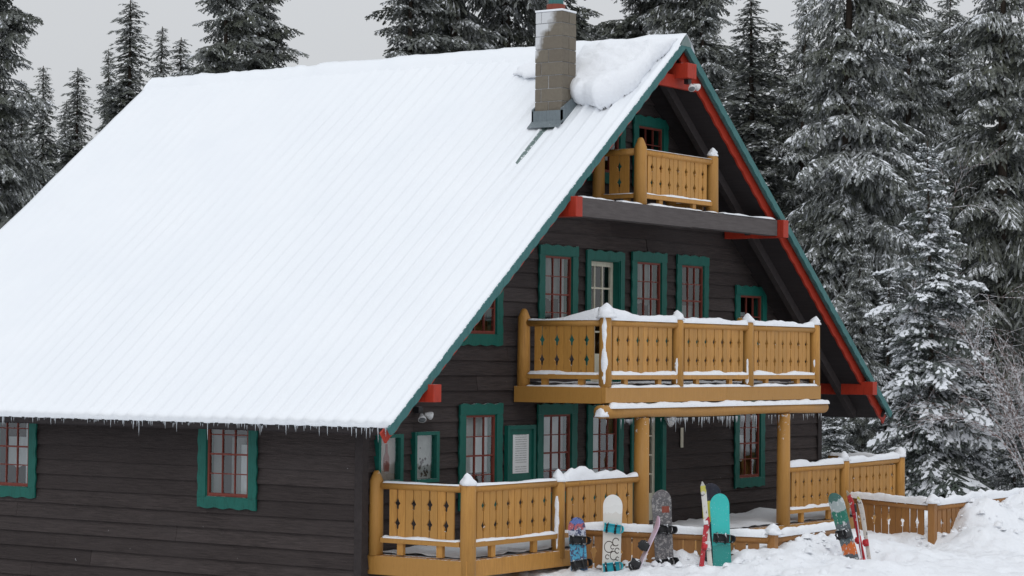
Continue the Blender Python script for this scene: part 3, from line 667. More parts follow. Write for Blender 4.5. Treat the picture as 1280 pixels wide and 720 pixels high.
def snowcap_line(A, B, z, wid, hgt, parent, seed, lump=.5, peaks=()):
    """lumpy ridge of snow along a rail from A to B"""
    A = np.array(A, float); B = np.array(B, float); L = np.linalg.norm(B-A); d = (B-A)/L; nrm = np.array((-d[1], d[0])); n = max(8, int(L/.05)); k = 9; V = []; F = []
    for i in range(n+1):
        s_ = L*i/n; h = hgt*(1+lump*1.6*fbm(s_*1.5, seed, 1, 3)+.4*lump*fbm(s_*7, seed, 4, 2))
        for pc, ph, pw in peaks: h += ph*math.exp(-((s_-pc)/pw)**2)
        h = max(.012, h); e = min(1, min(s_, L-s_)/.06+.35); w_ = wid*(1+.18*fbm(s_*3, seed, 8, 2))
        for j in range(k):
            a = math.pi*j/(k-1); c = A+d*s_+nrm*(math.cos(a)*w_*.5)*e; V.append((c[0], c[1], z[0]+(z[1]-z[0])*s_/L-.006+math.sin(a)**.8*h*e))
    for i in range(n):
        for j in range(k-1): F.append((i*k+j, i*k+j+1, (i+1)*k+j+1, (i+1)*k+j))
    F += [tuple(range(k)), tuple(n*k+j for j in range(k))]
    mb = MB(); mb.v = V; mb.f = F; return mb.build('snow_cap', 'snow', parent, True)
def section(A, B, z0, z1, parent, mat, bw=.142, rail=True, out=-1, sn=.05, seed=1, base=None, lowsn=.035, peaks=(), lump=.5, gap=0.0):
    """rail section between two posts: top rail, bottom rail, fretted boards, short feet, snow.
       z0 = underside of the boards, z1 = top of the hand rail (each a pair if it slopes)"""
    z0 = z0 if hasattr(z0, '__len__') else (z0, z0); z1 = z1 if hasattr(z1, '__len__') else (z1, z1)
    A = np.array(A, float); B = np.array(B, float); L = np.linalg.norm(B-A); d = (B-A)/L; nr = np.array((d[1], -d[0])); ang = math.atan2(d[1], d[0])
    def T(u, v, w): c = A+d*u+nr*w; return (c[0], c[1], v+(z1[1]-z1[0])*u/L)
    mb = MB(); mb.tube([T(0, z1[0]-.052, 0), T(L*.5, z1[0]-.050, 0), T(L, z1[0]-.052, 0)], [.056, .053, .056], 12); mb.build('hand_rail', mat, parent, True)
    if base is not None:
        def T0(u, v, w): c = A+d*u+nr*w; return (c[0], c[1], v+(z0[1]-z0[0])*u/L)
        mb = MB(); mb.boxT(T0, 0, L, z0[0]-.075, z0[0]-.005, -.045, .055); mb.build('bottom_rail', mat, parent)
        for q in (.24, .74):
            mb = MB(); mb.boxT(T0, L*q-.05, L*q+.05, base, z0[0]-.076, -.03, .03); mb.build('rail_block', mat, parent)
        snowcap_line(A, B, (z0[0]-.004, z0[1]-.004), .12, lowsn, parent, seed+5, .6)
    n = max(2, int(round((L-.24)/bw/2))*2); w = (L-.24)/n; h = z1[0]-.10-z0[0]
    wb_ = w-gap; key = (round(wb_, 3), round(h, 3), mat)
    if key not in BM: BM[key] = (board_mesh(wb_, h, False, mat), board_mesh(wb_, h, True, mat))
    rg = random.Random(seed*31)
    for i in range(n):
        o = link('baluster', BM[key][i % 2], parent); u = .12+i*w; c = A+d*u; zz = z0[0]+(z0[1]-z0[0])*(u+w/2)/L
        o.location = (c[0], c[1], zz+.003*rg.random()); o.rotation_euler = (rg.uniform(-.006, .006), rg.uniform(-.004, .004)*(1+gap*90), ang)
    if sn: snowcap_line(A, B, (z1[0]-.01, z1[1]-.01), .125, sn, parent, seed, lump, peaks)

# balcony on the second floor
BX0, BX1, BY, BZ = -3.14, 3.52, -.55, 3.04
mb = MB(); mb.box(BX0+.02, BX1-.02, BY+.02, YW-.07, BZ-.06, BZ-.005); bal = mb.build('balcony', 'weathered_amber', house)
mb = MB(); mb.box(BX0-.10, .36, BY-.075, BY-.002, 2.80, 3.03); mb.build('rim_beam', 'amber_wood', bal, bevel=.006)
mb = MB(); mb.box(.365, BX1+.10, BY-.072, BY-.002, 2.80, 3.03); mb.build('rim_beam', 'amber_wood', bal, bevel=.006)
mb = MB(); mb.box(BX0-.10, BX0-.02, BY-.0, YW-.065, 2.79, 3.03); mb.build('rim_beam', 'amber_wood', bal, bevel=.006)
mb = MB(); mb.box(BX1+.02, BX1+.10, BY-.0, YW-.065, 2.79, 3.03); mb.build('rim_beam', 'amber_wood', bal, bevel=.006)
for x in (-2.3, -1.4, -.5, .4, 1.3, 2.2, 3.0):
    mb = MB(); mb.box(x-.04, x+.04, BY+.0, YW-.065, 2.80, 2.978); mb.build('joist', 'weathered_amber', bal)
PX = [BX0, -1.06, 1.18, BX1]
for i, x in enumerate(PX): log('post', 'amber_wood', bal, (x, BY, 3.031 if i in (1, 2) else 3.031), 1.10, .095, .10)
log('post', 'amber_wood', bal, (BX0, YW-.17, 3.03), 1.16, .10, .13); log('post', 'amber_wood', bal, (BX1, YW-.17, 3.03), 1.16, .10, .13)
for i in range(3): section((PX[i]+.07, BY), (PX[i+1]-.07, BY), 3.22, 4.03, bal, 'amber_wood', seed=20+i, base=3.04, sn=(.10, .085, .085)[i], lump=.3, lowsn=.05, peaks=((.0, .08, .5),) if i == 0 else ())
section((BX0, YW-.25), (BX0, BY+.07), 3.22, 4.03, bal, 'amber_wood', bw=.14, seed=24, base=3.04, sn=.03, lowsn=.045, peaks=((1.40, .18, .32), (.95, .06, .3)), lump=.3)
section((BX1, BY+.07), (BX1, YW-.25), 3.22, 4.03, bal, 'amber_wood', bw=.14, seed=25, base=3.04, sn=.05)
def pile(name, P, r, h, parent, seed):
    """small rounded heap of snow sitting on a post"""
    mb = MB(); V = []; F = []; n = 14; k = 7
    for j in range(k+1):
        a = j/k*math.pi/2
        for i in range(n):
            t_ = 2*math.pi*i/n; q = 1+.45*fbm(math.cos(t_)*1.5, math.sin(t_)*1.5, seed+j*.4, 2); f_ = j/k; rr = r*max(.02, 1-f_**1.5)**.8*1.02; V.append((P[0]+rr*q*math.cos(t_)+.02*f_*math.sin(seed*3), P[1]+rr*q*math.sin(t_)+.02*f_*math.cos(seed*5), P[2]+.0+h*f_**.85))
    for j in range(k):
        for i in range(n): F.append((j*n+i, j*n+(i+1) % n, (j+1)*n+(i+1) % n, (j+1)*n+i))
    F.append(tuple(range(n))); mb.add(V, F); return mb.build(name, 'snow', parent, True)
pile('snow_cap', (BX0, BY, 4.05), .15, .22, bal, 3)
for i, x in enumerate(PX[1:]): pile('snow_cap', (x, BY, 4.06), .10, .15, bal, 5+i)
snowcap_line((BX0-.02, BY-.03), (BX1+.06, BY-.03), (3.03, 3.03), .10, .04, bal, 61, .5)
snowcap_line((BX0-.04, YW-.25), (BX0-.04, BY-.02), (3.03, 3.03), .10, .04, bal, 62, .7)
mb = MB(); V = []; F = []; nxx, nyy = 50, 12            # snow lying on the balcony floor
for i in range(nxx+1):
    for j in range(nyy+1):
        x = BX0+.05+(BX1-BX0-.1)*i/nxx; y = BY+.02+(YW-.1-BY)*j/nyy; V.append((x, y, BZ+.03+.05*abs(fbm(x*2, y*2, 3, 3))))
for i in range(nxx):
    for j in range(nyy): F.append((i*(nyy+1)+j, (i+1)*(nyy+1)+j, (i+1)*(nyy+1)+j+1, i*(nyy+1)+j+1))
mb.add(V, F); mb.build('floor_snow', 'snow', bal, True)
def plaster(P, h, r, parent, seed, amt=1.0):
    """snow blown onto the windward side of a post"""
    d = np.array((-.93, -.37)); V = []; F = []; n = 16; k = 7
    for i in range(n+1):
        f = i/n; z = P[2]+h*f; q = max(0.12, .45+.8*fbm(seed, f*h*4.2, 1, 3))*(1-f)**.4*amt*min(1, f*6+.2)*(1 if f < .96 else .4)
        for j in range(k):
            a = (-1+2*j/(k-1))*.62*min(1, .25+q)+.12*fbm(seed, f*9, 4, 2); e = math.cos((-1+2*j/(k-1))*1.5)*.012*min(1, q)-.004; c_, s_ = math.cos(a), math.sin(a)
            V.append((P[0]+(r+e)*(d[0]*c_-d[1]*s_), P[1]+(r+e)*(d[1]*c_+d[0]*s_), z))
    for i in range(n):
        for j in range(k-1): F.append((i*k+j, i*k+j+1, (i+1)*k+j+1, (i+1)*k+j))
    mb = MB(); mb.add(V, F); mb.build('snow_plaster', 'snow', parent, True)
plaster((BX0, BY, 3.05), 1.0, .094, bal, 2.0, 1.2)
for i, x in enumerate(PX[1:]): plaster((x, BY, 3.05), .42, .094, bal, 5+i*3.3, .7)
# carrying log and columns
mb = MB(); rg = random.Random(3); mb.tube([(-3.32+7.16*i/12, BY-.02+.012*math.sin(i*1.7), 2.672+.01*math.sin(i*.9)) for i in range(13)], [.098, .108]+[.100]*11, 16); mb.build('log_beam', 'amber_wood', bal, True)
snowcap_line((-3.15, BY-.085), (3.86, BY-.085), (2.725, 2.725), .12, .075, bal, 70, .35)
pile('snow_cap', (-3.30, BY-.05, 2.60), .11, .15, bal, 30)
for x in (-2.10, 2.42): log('column', 'amber_wood', bal, (x, BY, .70), 1.87, .122 if x < 0 else .116, 0, 20, .92)
mb = MB(); rg = random.Random(6)
for k in range(130):
    x = rg.choice((rg.uniform(-1.5, 1.0), rg.uniform(-3.2, 3.8))); ln = .03+rg.expovariate(22); mb.tube([(x, BY-.05, 2.555), (x, BY-.05, 2.545-ln)], [.009, .001], 5, False)
o = mb.build('icicles', 'ice', bal, True); o['kind'] = 'stuff'

# attic balcony
AY, AX0, AX1, AZ = .10, -1.13, 1.12, 5.845
mb = MB(); mb.box(AX0+.02, AX1-.02, AY+.08, YW-.07, 5.70, 5.83); ab = mb.build('attic_balcony', 'weathered_amber', house)
for x in (AX0, AX1): log('post', 'amber_wood', ab, (x, AY, AZ), 1.05, .105, .15)
log('post', 'amber_wood', ab, (AX0, YW-.2, AZ), .95, .10, .06); log('post', 'amber_wood', ab, (AX1, YW-.2, AZ), .95, .10, .06)
section((AX0+.08, AY), (AX1-.08, AY), 6.03, 6.73, ab, 'amber_wood', bw=.135, seed=40, base=5.846, sn=.012, lowsn=.03)
section((AX0, YW-.28), (AX0, AY+.08), 6.03, 6.73, ab, 'amber_wood', bw=.15, seed=41, base=5.846, sn=0, lowsn=.012)
section((AX1, AY+.08), (AX1, YW-.28), 6.03, 6.73, ab, 'amber_wood', bw=.15, seed=42, base=5.846, sn=0, lowsn=.012)
pile('snow_cap', (AX1, AY, AZ+.93), .09, .14, ab, 12)

# ground floor deck
DY, DX0, DX1, DZ = -.55, -6.60, 6.90, .74
mb = MB(); mb.box(DX0+.02, DX1-.02, DY+.03, YW-.07, DZ-.07, DZ-.01); dk = mb.build('deck', 'weathered_amber', house)
for a, c in ((DX0-.08, -4.36), (-4.355, -2.2), (-2.195, 1.0), (1.005, 4.0), (4.005, DX1+.08)):
    mb = MB(); mb.box(a, c, DY-.075, DY-.002, .50, .725); mb.build('rim_beam', 'amber_wood', dk, bevel=.006)
mb = MB(); mb.box(DX0-.08, DX0, DY+.0, YW+.10, .46, .72); mb.build('rim_beam', 'amber_wood', dk, bevel=.006)
mb = MB(); mb.box(DX1, DX1+.08, DY+.0, YW+.10, .46, .72); mb.build('rim_beam', 'amber_wood', dk, bevel=.006)
log('post', 'amber_wood', dk, (DX0, YW-.09, .721), 1.16, .105, .14)
log('post', 'amber_wood', dk, (DX0+.02, DY-.02, .40), 1.45, .112, .13)
for x in (-4.36, 4.66, DX1): log('post', 'amber_wood', dk, (x, DY, .62), 1.18, .10, .10)
RZ = .975
section((DX0+.01, YW-.20), (DX0+.01, DY+.08), RZ, 1.735, dk, 'amber_wood', bw=.15, seed=50, base=.74, sn=.022, lump=.3, lowsn=.04)
section((DX0+.11, DY), (-4.45, DY), RZ, 1.735, dk, 'amber_wood', bw=.15, seed=51, base=.74, sn=.03, lump=.3, lowsn=.035)
section((-4.27, DY), (-2.24, DY), RZ, 1.715, dk, 'amber_wood', bw=.15, seed=52, base=.74, sn=.08, lump=.8, peaks=((.55, .10, .22), (1.0, .04, .3), (1.5, .05, .15)))
section((2.57, DY), (4.58, DY), RZ, 1.69, dk, 'amber_wood', bw=.145, seed=53, base=.74, sn=.10, lump=.4, lowsn=.05)
section((4.74, DY), (DX1-.08, DY), RZ, (1.69, 1.72), dk, 'amber_wood', bw=.14, seed=54, base=.74, sn=.10, lump=.4, lowsn=.05)
section((DX1, DY+.08), (DX1, YW-.2), RZ, 1.72, dk, 'amber_wood', bw=.15, seed=55, base=.74, sn=.08)
pile('snow_cap', (DX0+.02, DY-.02, 1.73), .105, .17, dk, 14); pile('snow_cap', (-4.36, DY, 1.70), .10, .18, dk, 15); pile('snow_cap', (4.66, DY, 1.72), .11, .17, dk, 16); pile('snow_cap', (DX1, DY, 1.72), .12, .19, dk, 17)
plaster((-4.36, DY, .75), .75, .10, dk, 11.0, .65); 
mb = MB(); V = []; F = []; nxx, nyy = 110, 14
for i in range(nxx+1):
    for j in range(nyy+1):
        x = DX0+.05+(DX1-DX0-.1)*i/nxx; y = DY+.02+(YW-.1-DY)*j/nyy; V.append((x, y, DZ+.01+.06*abs(fbm(x*1.7, y*1.7, 6, 3))+.12*math.exp(-((x-4.1)/.35)**2-((y-.7)/.3)**2)))
for i in range(nxx):
    for j in range(nyy): F.append((i*(nyy+1)+j, (i+1)*(nyy+1)+j, (i+1)*(nyy+1)+j+1, i*(nyy+1)+j+1))
mb.add(V, F); mb.build('floor_snow', 'snow', dk, True)

# ------------------------------------------------------------------ low fences in the yard
def fence(label, pts, z1s, posts, seed, sns, bw, gap=0.0):
    t_ = thing('wooden_fence', label, 'fence', (pts[0][0], pts[0][1], gz(*pts[0])))
    kids_before = set(bpy.data.objects)
    for i in range(len(pts)-1):
        A, B = np.array(pts[i]), np.array(pts[i+1]); d = (B-A)/np.linalg.norm(B-A)
        za, zb_ = z1s[i], z1s[i+1]; section(A+d*.06, B-d*.06, (za-.84, zb_-.84), (za, zb_), t_, 'weathered_amber', bw=bw, seed=seed+i, sn=sns[i], lump=.35, gap=gap)
    for (x, y), z in posts:
        mb = MB(); mb.box(x-.06, x+.06, y-.06, y+.06, gz(x, y)-.3, z+.02); mb.build('post', 'weathered_amber', t_, bevel=.008)
        pile('snow_cap', (x, y, z), .13, .16, t_, seed+x)
    off = Vector(t_.location)
    for o in list(bpy.data.objects):
        if o not in kids_before and o.parent == t_: o.location = Vector(o.location)-off
    return t_
fence('low amber board fence with snowy rail behind the upright snowboards', [FA0, FA1, FA2], (1.045, .965, .965), [(FA1, .99)], 80, (.11, .11), .19, .006)
fence('low weathered fence half buried in snow at the right edge', [FB0, FB1, FB2], (1.12, 1.10, 1.13), [(FB1, 1.12), ((5.55, -2.72), 1.12), ((7.6, -2.73), 1.12), ((9.6, -2.74), 1.12)], 90, (.11, .13), .185, .022)

# ------------------------------------------------------------------ snowboards and skis standing in the snow
def gear_frame(px0, py0, px1, py1, P, lean, yaw):
    """base point P, axis that projects along (px0,py0)->(px1,py1) with a lean away from the viewer, face turned by yaw"""
    tx = (px1-px0)/(py0-py1); side = RT*tx
    v = np.array((FW[0], FW[1], 0)); v /= np.linalg.norm(v)
    z = np.array((0, 0, 1.0))+side+v*lean; z /= np.linalg.norm(z)
    nrm = -v; nrm = math.cos(yaw)*nrm+math.sin(yaw)*np.cross((0, 0, 1), nrm); nrm -= z*(nrm@z); nrm /= np.linalg.norm(nrm); nrm = nrm/np.linalg.norm(nrm)
    x = np.cross(z, nrm)
    return Matrix(((x[0], -nrm[0], z[0], P[0]), (x[1], -nrm[1], z[1], P[1]), (x[2], -nrm[2], z[2], P[2]), (0, 0, 0, 1)))
def topsheet(name, stops, spots=None, sc=9, interp='CONSTANT', amt=.5, wob=.06):
    b = NB(name); t_ = b.coord('Object'); sp = b.n('ShaderNodeSeparateXYZ'); b.l(t_, sp.inputs[0]); nz_ = b.noise(t_, sc, 4, .6)
    f = b.math('ADD', b.math('DIVIDE', sp.outputs['Z'], 1.5), b.math('MULTIPLY', b.math('ADD', nz_, -.5), wob*2)); c = b.ramp(f, stops, interp)
    if spots:
        vo = b.n('ShaderNodeTexVoronoi'); vo.inputs['Scale'].default_value = sc*1.6; b.l(t_, vo.inputs['Vector'])
        k_ = b.ramp(b.noise(t_, sc*1.3, 3, .7), [(amt, (0, 0, 0)), (amt+.03, (1, 1, 1))]); c = b.mix(k_, c, spots)
    fl = b.ramp(b.noise(b.coord('Object', (1, 1, 1), (3, 1, 2)), 60, 3, .7), [(.66, (0, 0, 0)), (.70, (1, 1, 1))]); c = b.mix(fl, c, (.75, .77, .8))
    b.done(c, .35, .5)
def board_shape(L, wid, sharp=1.0):
    n = 40; mb = MB(); V = []; F = []
    for i in range(n+1):
        t_ = .5-.5*math.cos(math.pi*i/n); s_ = t_*L; e = min(s_, L-s_); er = .17*sharp
        half = wid/2*(1-.10*math.sin(math.pi*t_)); half *= math.sqrt(max(.004, 1-(max(0, er-e)/er)**2))
        rise = .05*max(0, (.2-e)/.2)**2
        V += [(-half, -rise-.006, s_), (half, -rise-.006, s_), (half, -rise+.006, s_), (-half, -rise+.006, s_)]
    for i in range(n):
        for k_ in range(4): F.append((4*i+k_, 4*i+(k_+1) % 4, 4*i+4+(k_+1) % 4, 4*i+4+k_))
    F += [(0, 1, 2, 3), tuple(4*n+k_ for k_ in range(4))]; mb.add(V, F); return mb
paint('cyan_plastic', (.02, .36, .46), (.03, .48, .58), .62, .35); paint('red_plastic', (.45, .02, .03), (.55, .04, .05), .6, .35)
topsheet('sheet_blue', [(0, (.04, .16, .30)), (.08, (.06, .34, .52)), (.29, (.45, .47, .55)), (.36, (.42, .10, .12)), (.42, (.10, .16, .42))], (.04, .05, .12), 13, amt=.52)
topsheet('sheet_white', [(0, (.62, .60, .56)), (.55, (.70, .70, .68)), (.62, (.74, .74, .72))], None, 8)
topsheet('sheet_charcoal', [(0, (.09, .085, .09)), (.66, (.11, .10, .105)), (.84, (.14, .14, .14))], (.25, .235, .23), 17, amt=.53)
topsheet('sheet_pink', [(0, (.62, .58, .64)), (.6, (.60, .42, .55)), (.75, (.55, .27, .42))], None, 9, 'LINEAR')
topsheet('sheet_black', [(0, (.02, .02, .025)), (.40, (.60, .55, .05)), (.60, (.015, .015, .03))], None, 5)
topsheet('sheet_teal', [(0, (.012, .24, .215)), (.20, (.02, .40, .37)), (.28, (.025, .44, .41))], None, 5)
topsheet('sheet_green', [(0, (.10, .03, .03)), (.03, (.58, .10, .02)), (.12, (.09, .10, .11)), (.20, (.62, .14, .02)), (.30, (.10, .13, .14)), (.50, (.02, .17, .12)), (.62, (.36, .42, .42)), (.72, (.05, .14, .12))], (.55, .58, .58), 9, amt=.58)
topsheet('sheet_red', [(0, (.42, .02, .03)), (.6, (.45, .03, .035)), (.75, (.35, .28, .2))], (.65, .6, .55), 12, amt=.60)
topsheet('sheet_yellow', [(0, (.62, .60, .55)), (.5, (.58, .56, .52)), (.70, (.50, .46, .08)), (.76, (.45, .44, .40))], (.12, .12, .12), 12, amt=.60)
def binding(parent, z, mat, tilt=0):
    def R_(p): x, y, zz = p; c, s_ = math.cos(tilt), math.sin(tilt); return (x*c-zz*s_, y, z+x*s_+zz*c)
    mb = MB()
    def bx(x0, x1, y0, y1, z0, z1): mb.boxT(lambda u, v, w: R_((u, -w, v)), x0, x1, z0, z1, y0, y1)
    bx(-.115, .115, .0065, .03, -.05, .05); bx(-.12, .12, .03, .07, -.062, -.047); bx(-.12, .12, .03, .07, .047, .062)
    o = mb.build('binding', mat, parent, bevel=.006)
    h = MB(); P = []                                             # curved high back at the heel end
    for i in range(7):
        a = -1+2*i/6; P.append((.115+.02*(1-a*a), a*.058))
    V = [];
    for x, zz in P: V += [R_((x, -.03, zz)), R_((x+.03, -.17, zz*.8)), R_((x+.012, -.03, zz)), R_((x+.042, -.17, zz*.8))]
    F = []
    for i in range(6): F += [(4*i, 4*i+4, 4*i+5, 4*i+1), (4*i+2, 4*i+3, 4*i+7, 4*i+6), (4*i+1, 4*i+5, 4*i+7, 4*i+3), (4*i, 4*i+2, 4*i+6, 4*i+4)]
    h.add(V, F); h.build('high_back', mat, o)
    for xx in (.05, -.07):
        s_ = MB(); s_.tube([R_((xx, -.05, -.065)), R_((xx, -.10, -.04)), R_((xx, -.12, 0)), R_((xx, -.10, .04)), R_((xx, -.05, .065))], [.016, .018, .018, .018, .016], 8); s_.build('strap', 'black_plastic', o, True)
def snowboard(label, px, py0, px1, py1, d, L, wid, sheet, bind, b1, b2, yaw=0, lean=.10, bury=.42, P=None, name='snowboard', cat='snowboard'):
    P = beforeA(px, py0, d) if P is None else np.array(P, float)
    M = gear_frame(px, py0, px1, py1, P, lean, yaw); t_ = thing(name, label, cat, (0, 0, 0)); t_.matrix_world = M
    mb = board_shape(L, wid); mb.v = [(x, y, z-bury) for x, y, z in mb.v]; o = mb.build('deck_board', sheet, t_, True, .002)
    if bind: binding(t_, b1, bind, .15); binding(t_, b2, bind, -.12)
    return t_
G = 'boards stuck upright in the snow'
for b_ in [snowboard('small blue and red child size snowboard, leftmost in the snow row', 724, 711, 720, 650, .36, 1.05, .26, 'sheet_blue', 'black_plastic', .06, .40, .1, .1, .33),
           snowboard('white topped snowboard with bright cyan bindings', 764, 716, 766, 622, .40, 1.46, .285, 'sheet_white', 'cyan_plastic', .08, .62, -.1, .1, .37),
           snowboard('dark grey speckled snowboard with an orange label near its tip', 831, 711, 826, 615, .42, 1.52, .295, 'sheet_charcoal', 'black_plastic', .08, .55, .15, .1, .42),
           snowboard('pink and white snowboard seen edge on, leaning right against the grey one', 792, 722, 825, 652, .75, 1.28, .25, 'sheet_pink', 'black_plastic', .16, .46, -1.38, .16, .36),
           snowboard('bright turquoise snowboard with black bindings', 903, 709, 899, 623, .52, 1.42, .285, 'sheet_teal', 'black_plastic', -.25, .40, .1, .08, .40),
           snowboard('black tipped snowboard with a yellow band behind the turquoise one', 893, 707, 889, 610, .30, 1.55, .29, 'sheet_black', None, .1, .6, -.2, .08, .40)]: b_['group'] = G
lb = [o for o in bpy.data.objects if o.get('label', '').startswith('dark grey')][0]
mb = MB(); mb.box(.0, .105, -.0085, -.0065, .78, .87); mb.build('label_patch', 'flue_red', lb)
wb = [o for o in bpy.data.objects if o.get('label', '').startswith('white topped')][0]
rg = random.Random(8); mb = MB()                       # looping line drawing on the lower half
for cx_, cz_, r_ in ((-.04, .36, .070), (.055, .43, .05), (.03, .24, .055), (.075, .31, .035), (-.06, .22, .03), (.01, .36, .03), (.08, .20, .025)):
    N = 18; A_ = [(cx_+r_*math.cos(a), cz_+r_*1.2*math.sin(a)) for a in np.linspace(.4, 5.6, N)]; B_ = [(cx_+(r_-.010)*math.cos(a), cz_+(r_-.010)*1.2*math.sin(a)) for a in np.linspace(.4, 5.6, N)]
    mb.strip(lambda u, v, w: (u, -w, v), A_, B_, .0066, .0074+.0004*cx_)
mb.build('drawing', 'dark_print', wb)

def ski(label, px, py0, px1, py1, P, L, sheet, bind, yaw, lean, bury, wid=.085, bz=.25):
    M = gear_frame(px, py0, px1, py1, P, lean, yaw); t_ = thing('ski', label, 'ski'); t_.matrix_world = M; t_['group'] = 'skis stuck in the snow'
    n = 24; mb = MB(); V = []; F = []
    for i in range(n+1):
        s_ = L*i/n; e = L-s_; half = wid/2*(1-.25*math.sin(math.pi*i/n))*(1 if e > .14 else math.sqrt(max(.02, 1-((.14-e)/.14)**2))); rise = .07*max(0, (.28-e)/.28)**2
        V += [(-half, -rise-.008, s_-bury), (half, -rise-.008, s_-bury), (half, -rise+.006, s_-bury), (-half, -rise+.006, s_-bury)]
    for i in range(n):
        for k_ in range(4): F.append((4*i+k_, 4*i+(k_+1) % 4, 4*i+4+(k_+1) % 4, 4*i+4+k_))
    F += [(0, 1, 2, 3), tuple(4*n+k_ for k_ in range(4))]; mb.add(V, F); mb.build('ski_body', sheet, t_, True, .002)
    for z0, h_ in ((bz, .12), (bz+.33, .10)):
        q = MB(); q.box(-.04, .04, -.05, -.0085, z0, z0+h_); q.box(-.033, .033, -.085, -.0505, z0+.02, z0+h_-.02); q.build('binding', bind, t_, bevel=.012)
    return t_
ski('red ski standing left of the turquoise snowboard', 875, 716, 884, 640, beforeA(876, 715, .62), 1.02, 'sheet_red', 'red_plastic', .2, .1, .25, bz=-.02)
ski('white and yellow ski touching the turquoise snowboard', 889, 711, 881, 618, beforeA(888, 710, .58), 1.55, 'sheet_yellow', 'white_enamel', -.2, .1, .35)
P0 = atY(1070, 719, -4.12)
b_ = snowboard('green and orange snowboard leaning left against the snow bank beside red skis', 1072, 720, 1047, 618, .3, 1.62, .285, 'sheet_green', 'black_plastic', .10, .60, -.85, .22, .42, P0); b_['group'] = G
ski('red ski leaning beside the green and orange snowboard', 1084, 716, 1068, 626, atY(1083, 717, -4.2), 1.55, 'sheet_red', 'red_plastic', -.75, .22, .35, .08, .1)
ski('pale ski with red bindings, rightmost in the snow', 1089, 716, 1079, 635, atY(1089, 716, -4.15), 1.45, 'sheet_yellow', 'red_plastic', -.6, .2, .35, .08, .05)
def pole(label, px, py0, px1, py1, P, L):
    M = gear_frame(px, py0, px1, py1, P, .2, 0); t_ = thing('ski_pole', label, 'ski pole'); t_.matrix_world = M; t_['group'] = 'ski poles'
    mb = MB(); mb.tube([(0, 0, -.2), (0, 0, L-.1)], [.006, .008], 8); mb.build('shaft', 'steel', t_)
    mb = MB(); mb.tube([(0, 0, L-.12), (0, 0, L-.10), (0, 0, L-.02), (0, 0, L)], [.013, .017, .018, .012], 10); mb.build('grip', 'black_plastic', t_, True)
    mb = MB(); mb.tube([(0, 0, .06), (0, 0, .075)], [.055, .05], 12); mb.build('basket', 'red_plastic', t_)
pole('thin steel ski pole beside the rightmost skis', 1081, 717, 1073, 640, atY(1080, 718, -4.3), 1.0)

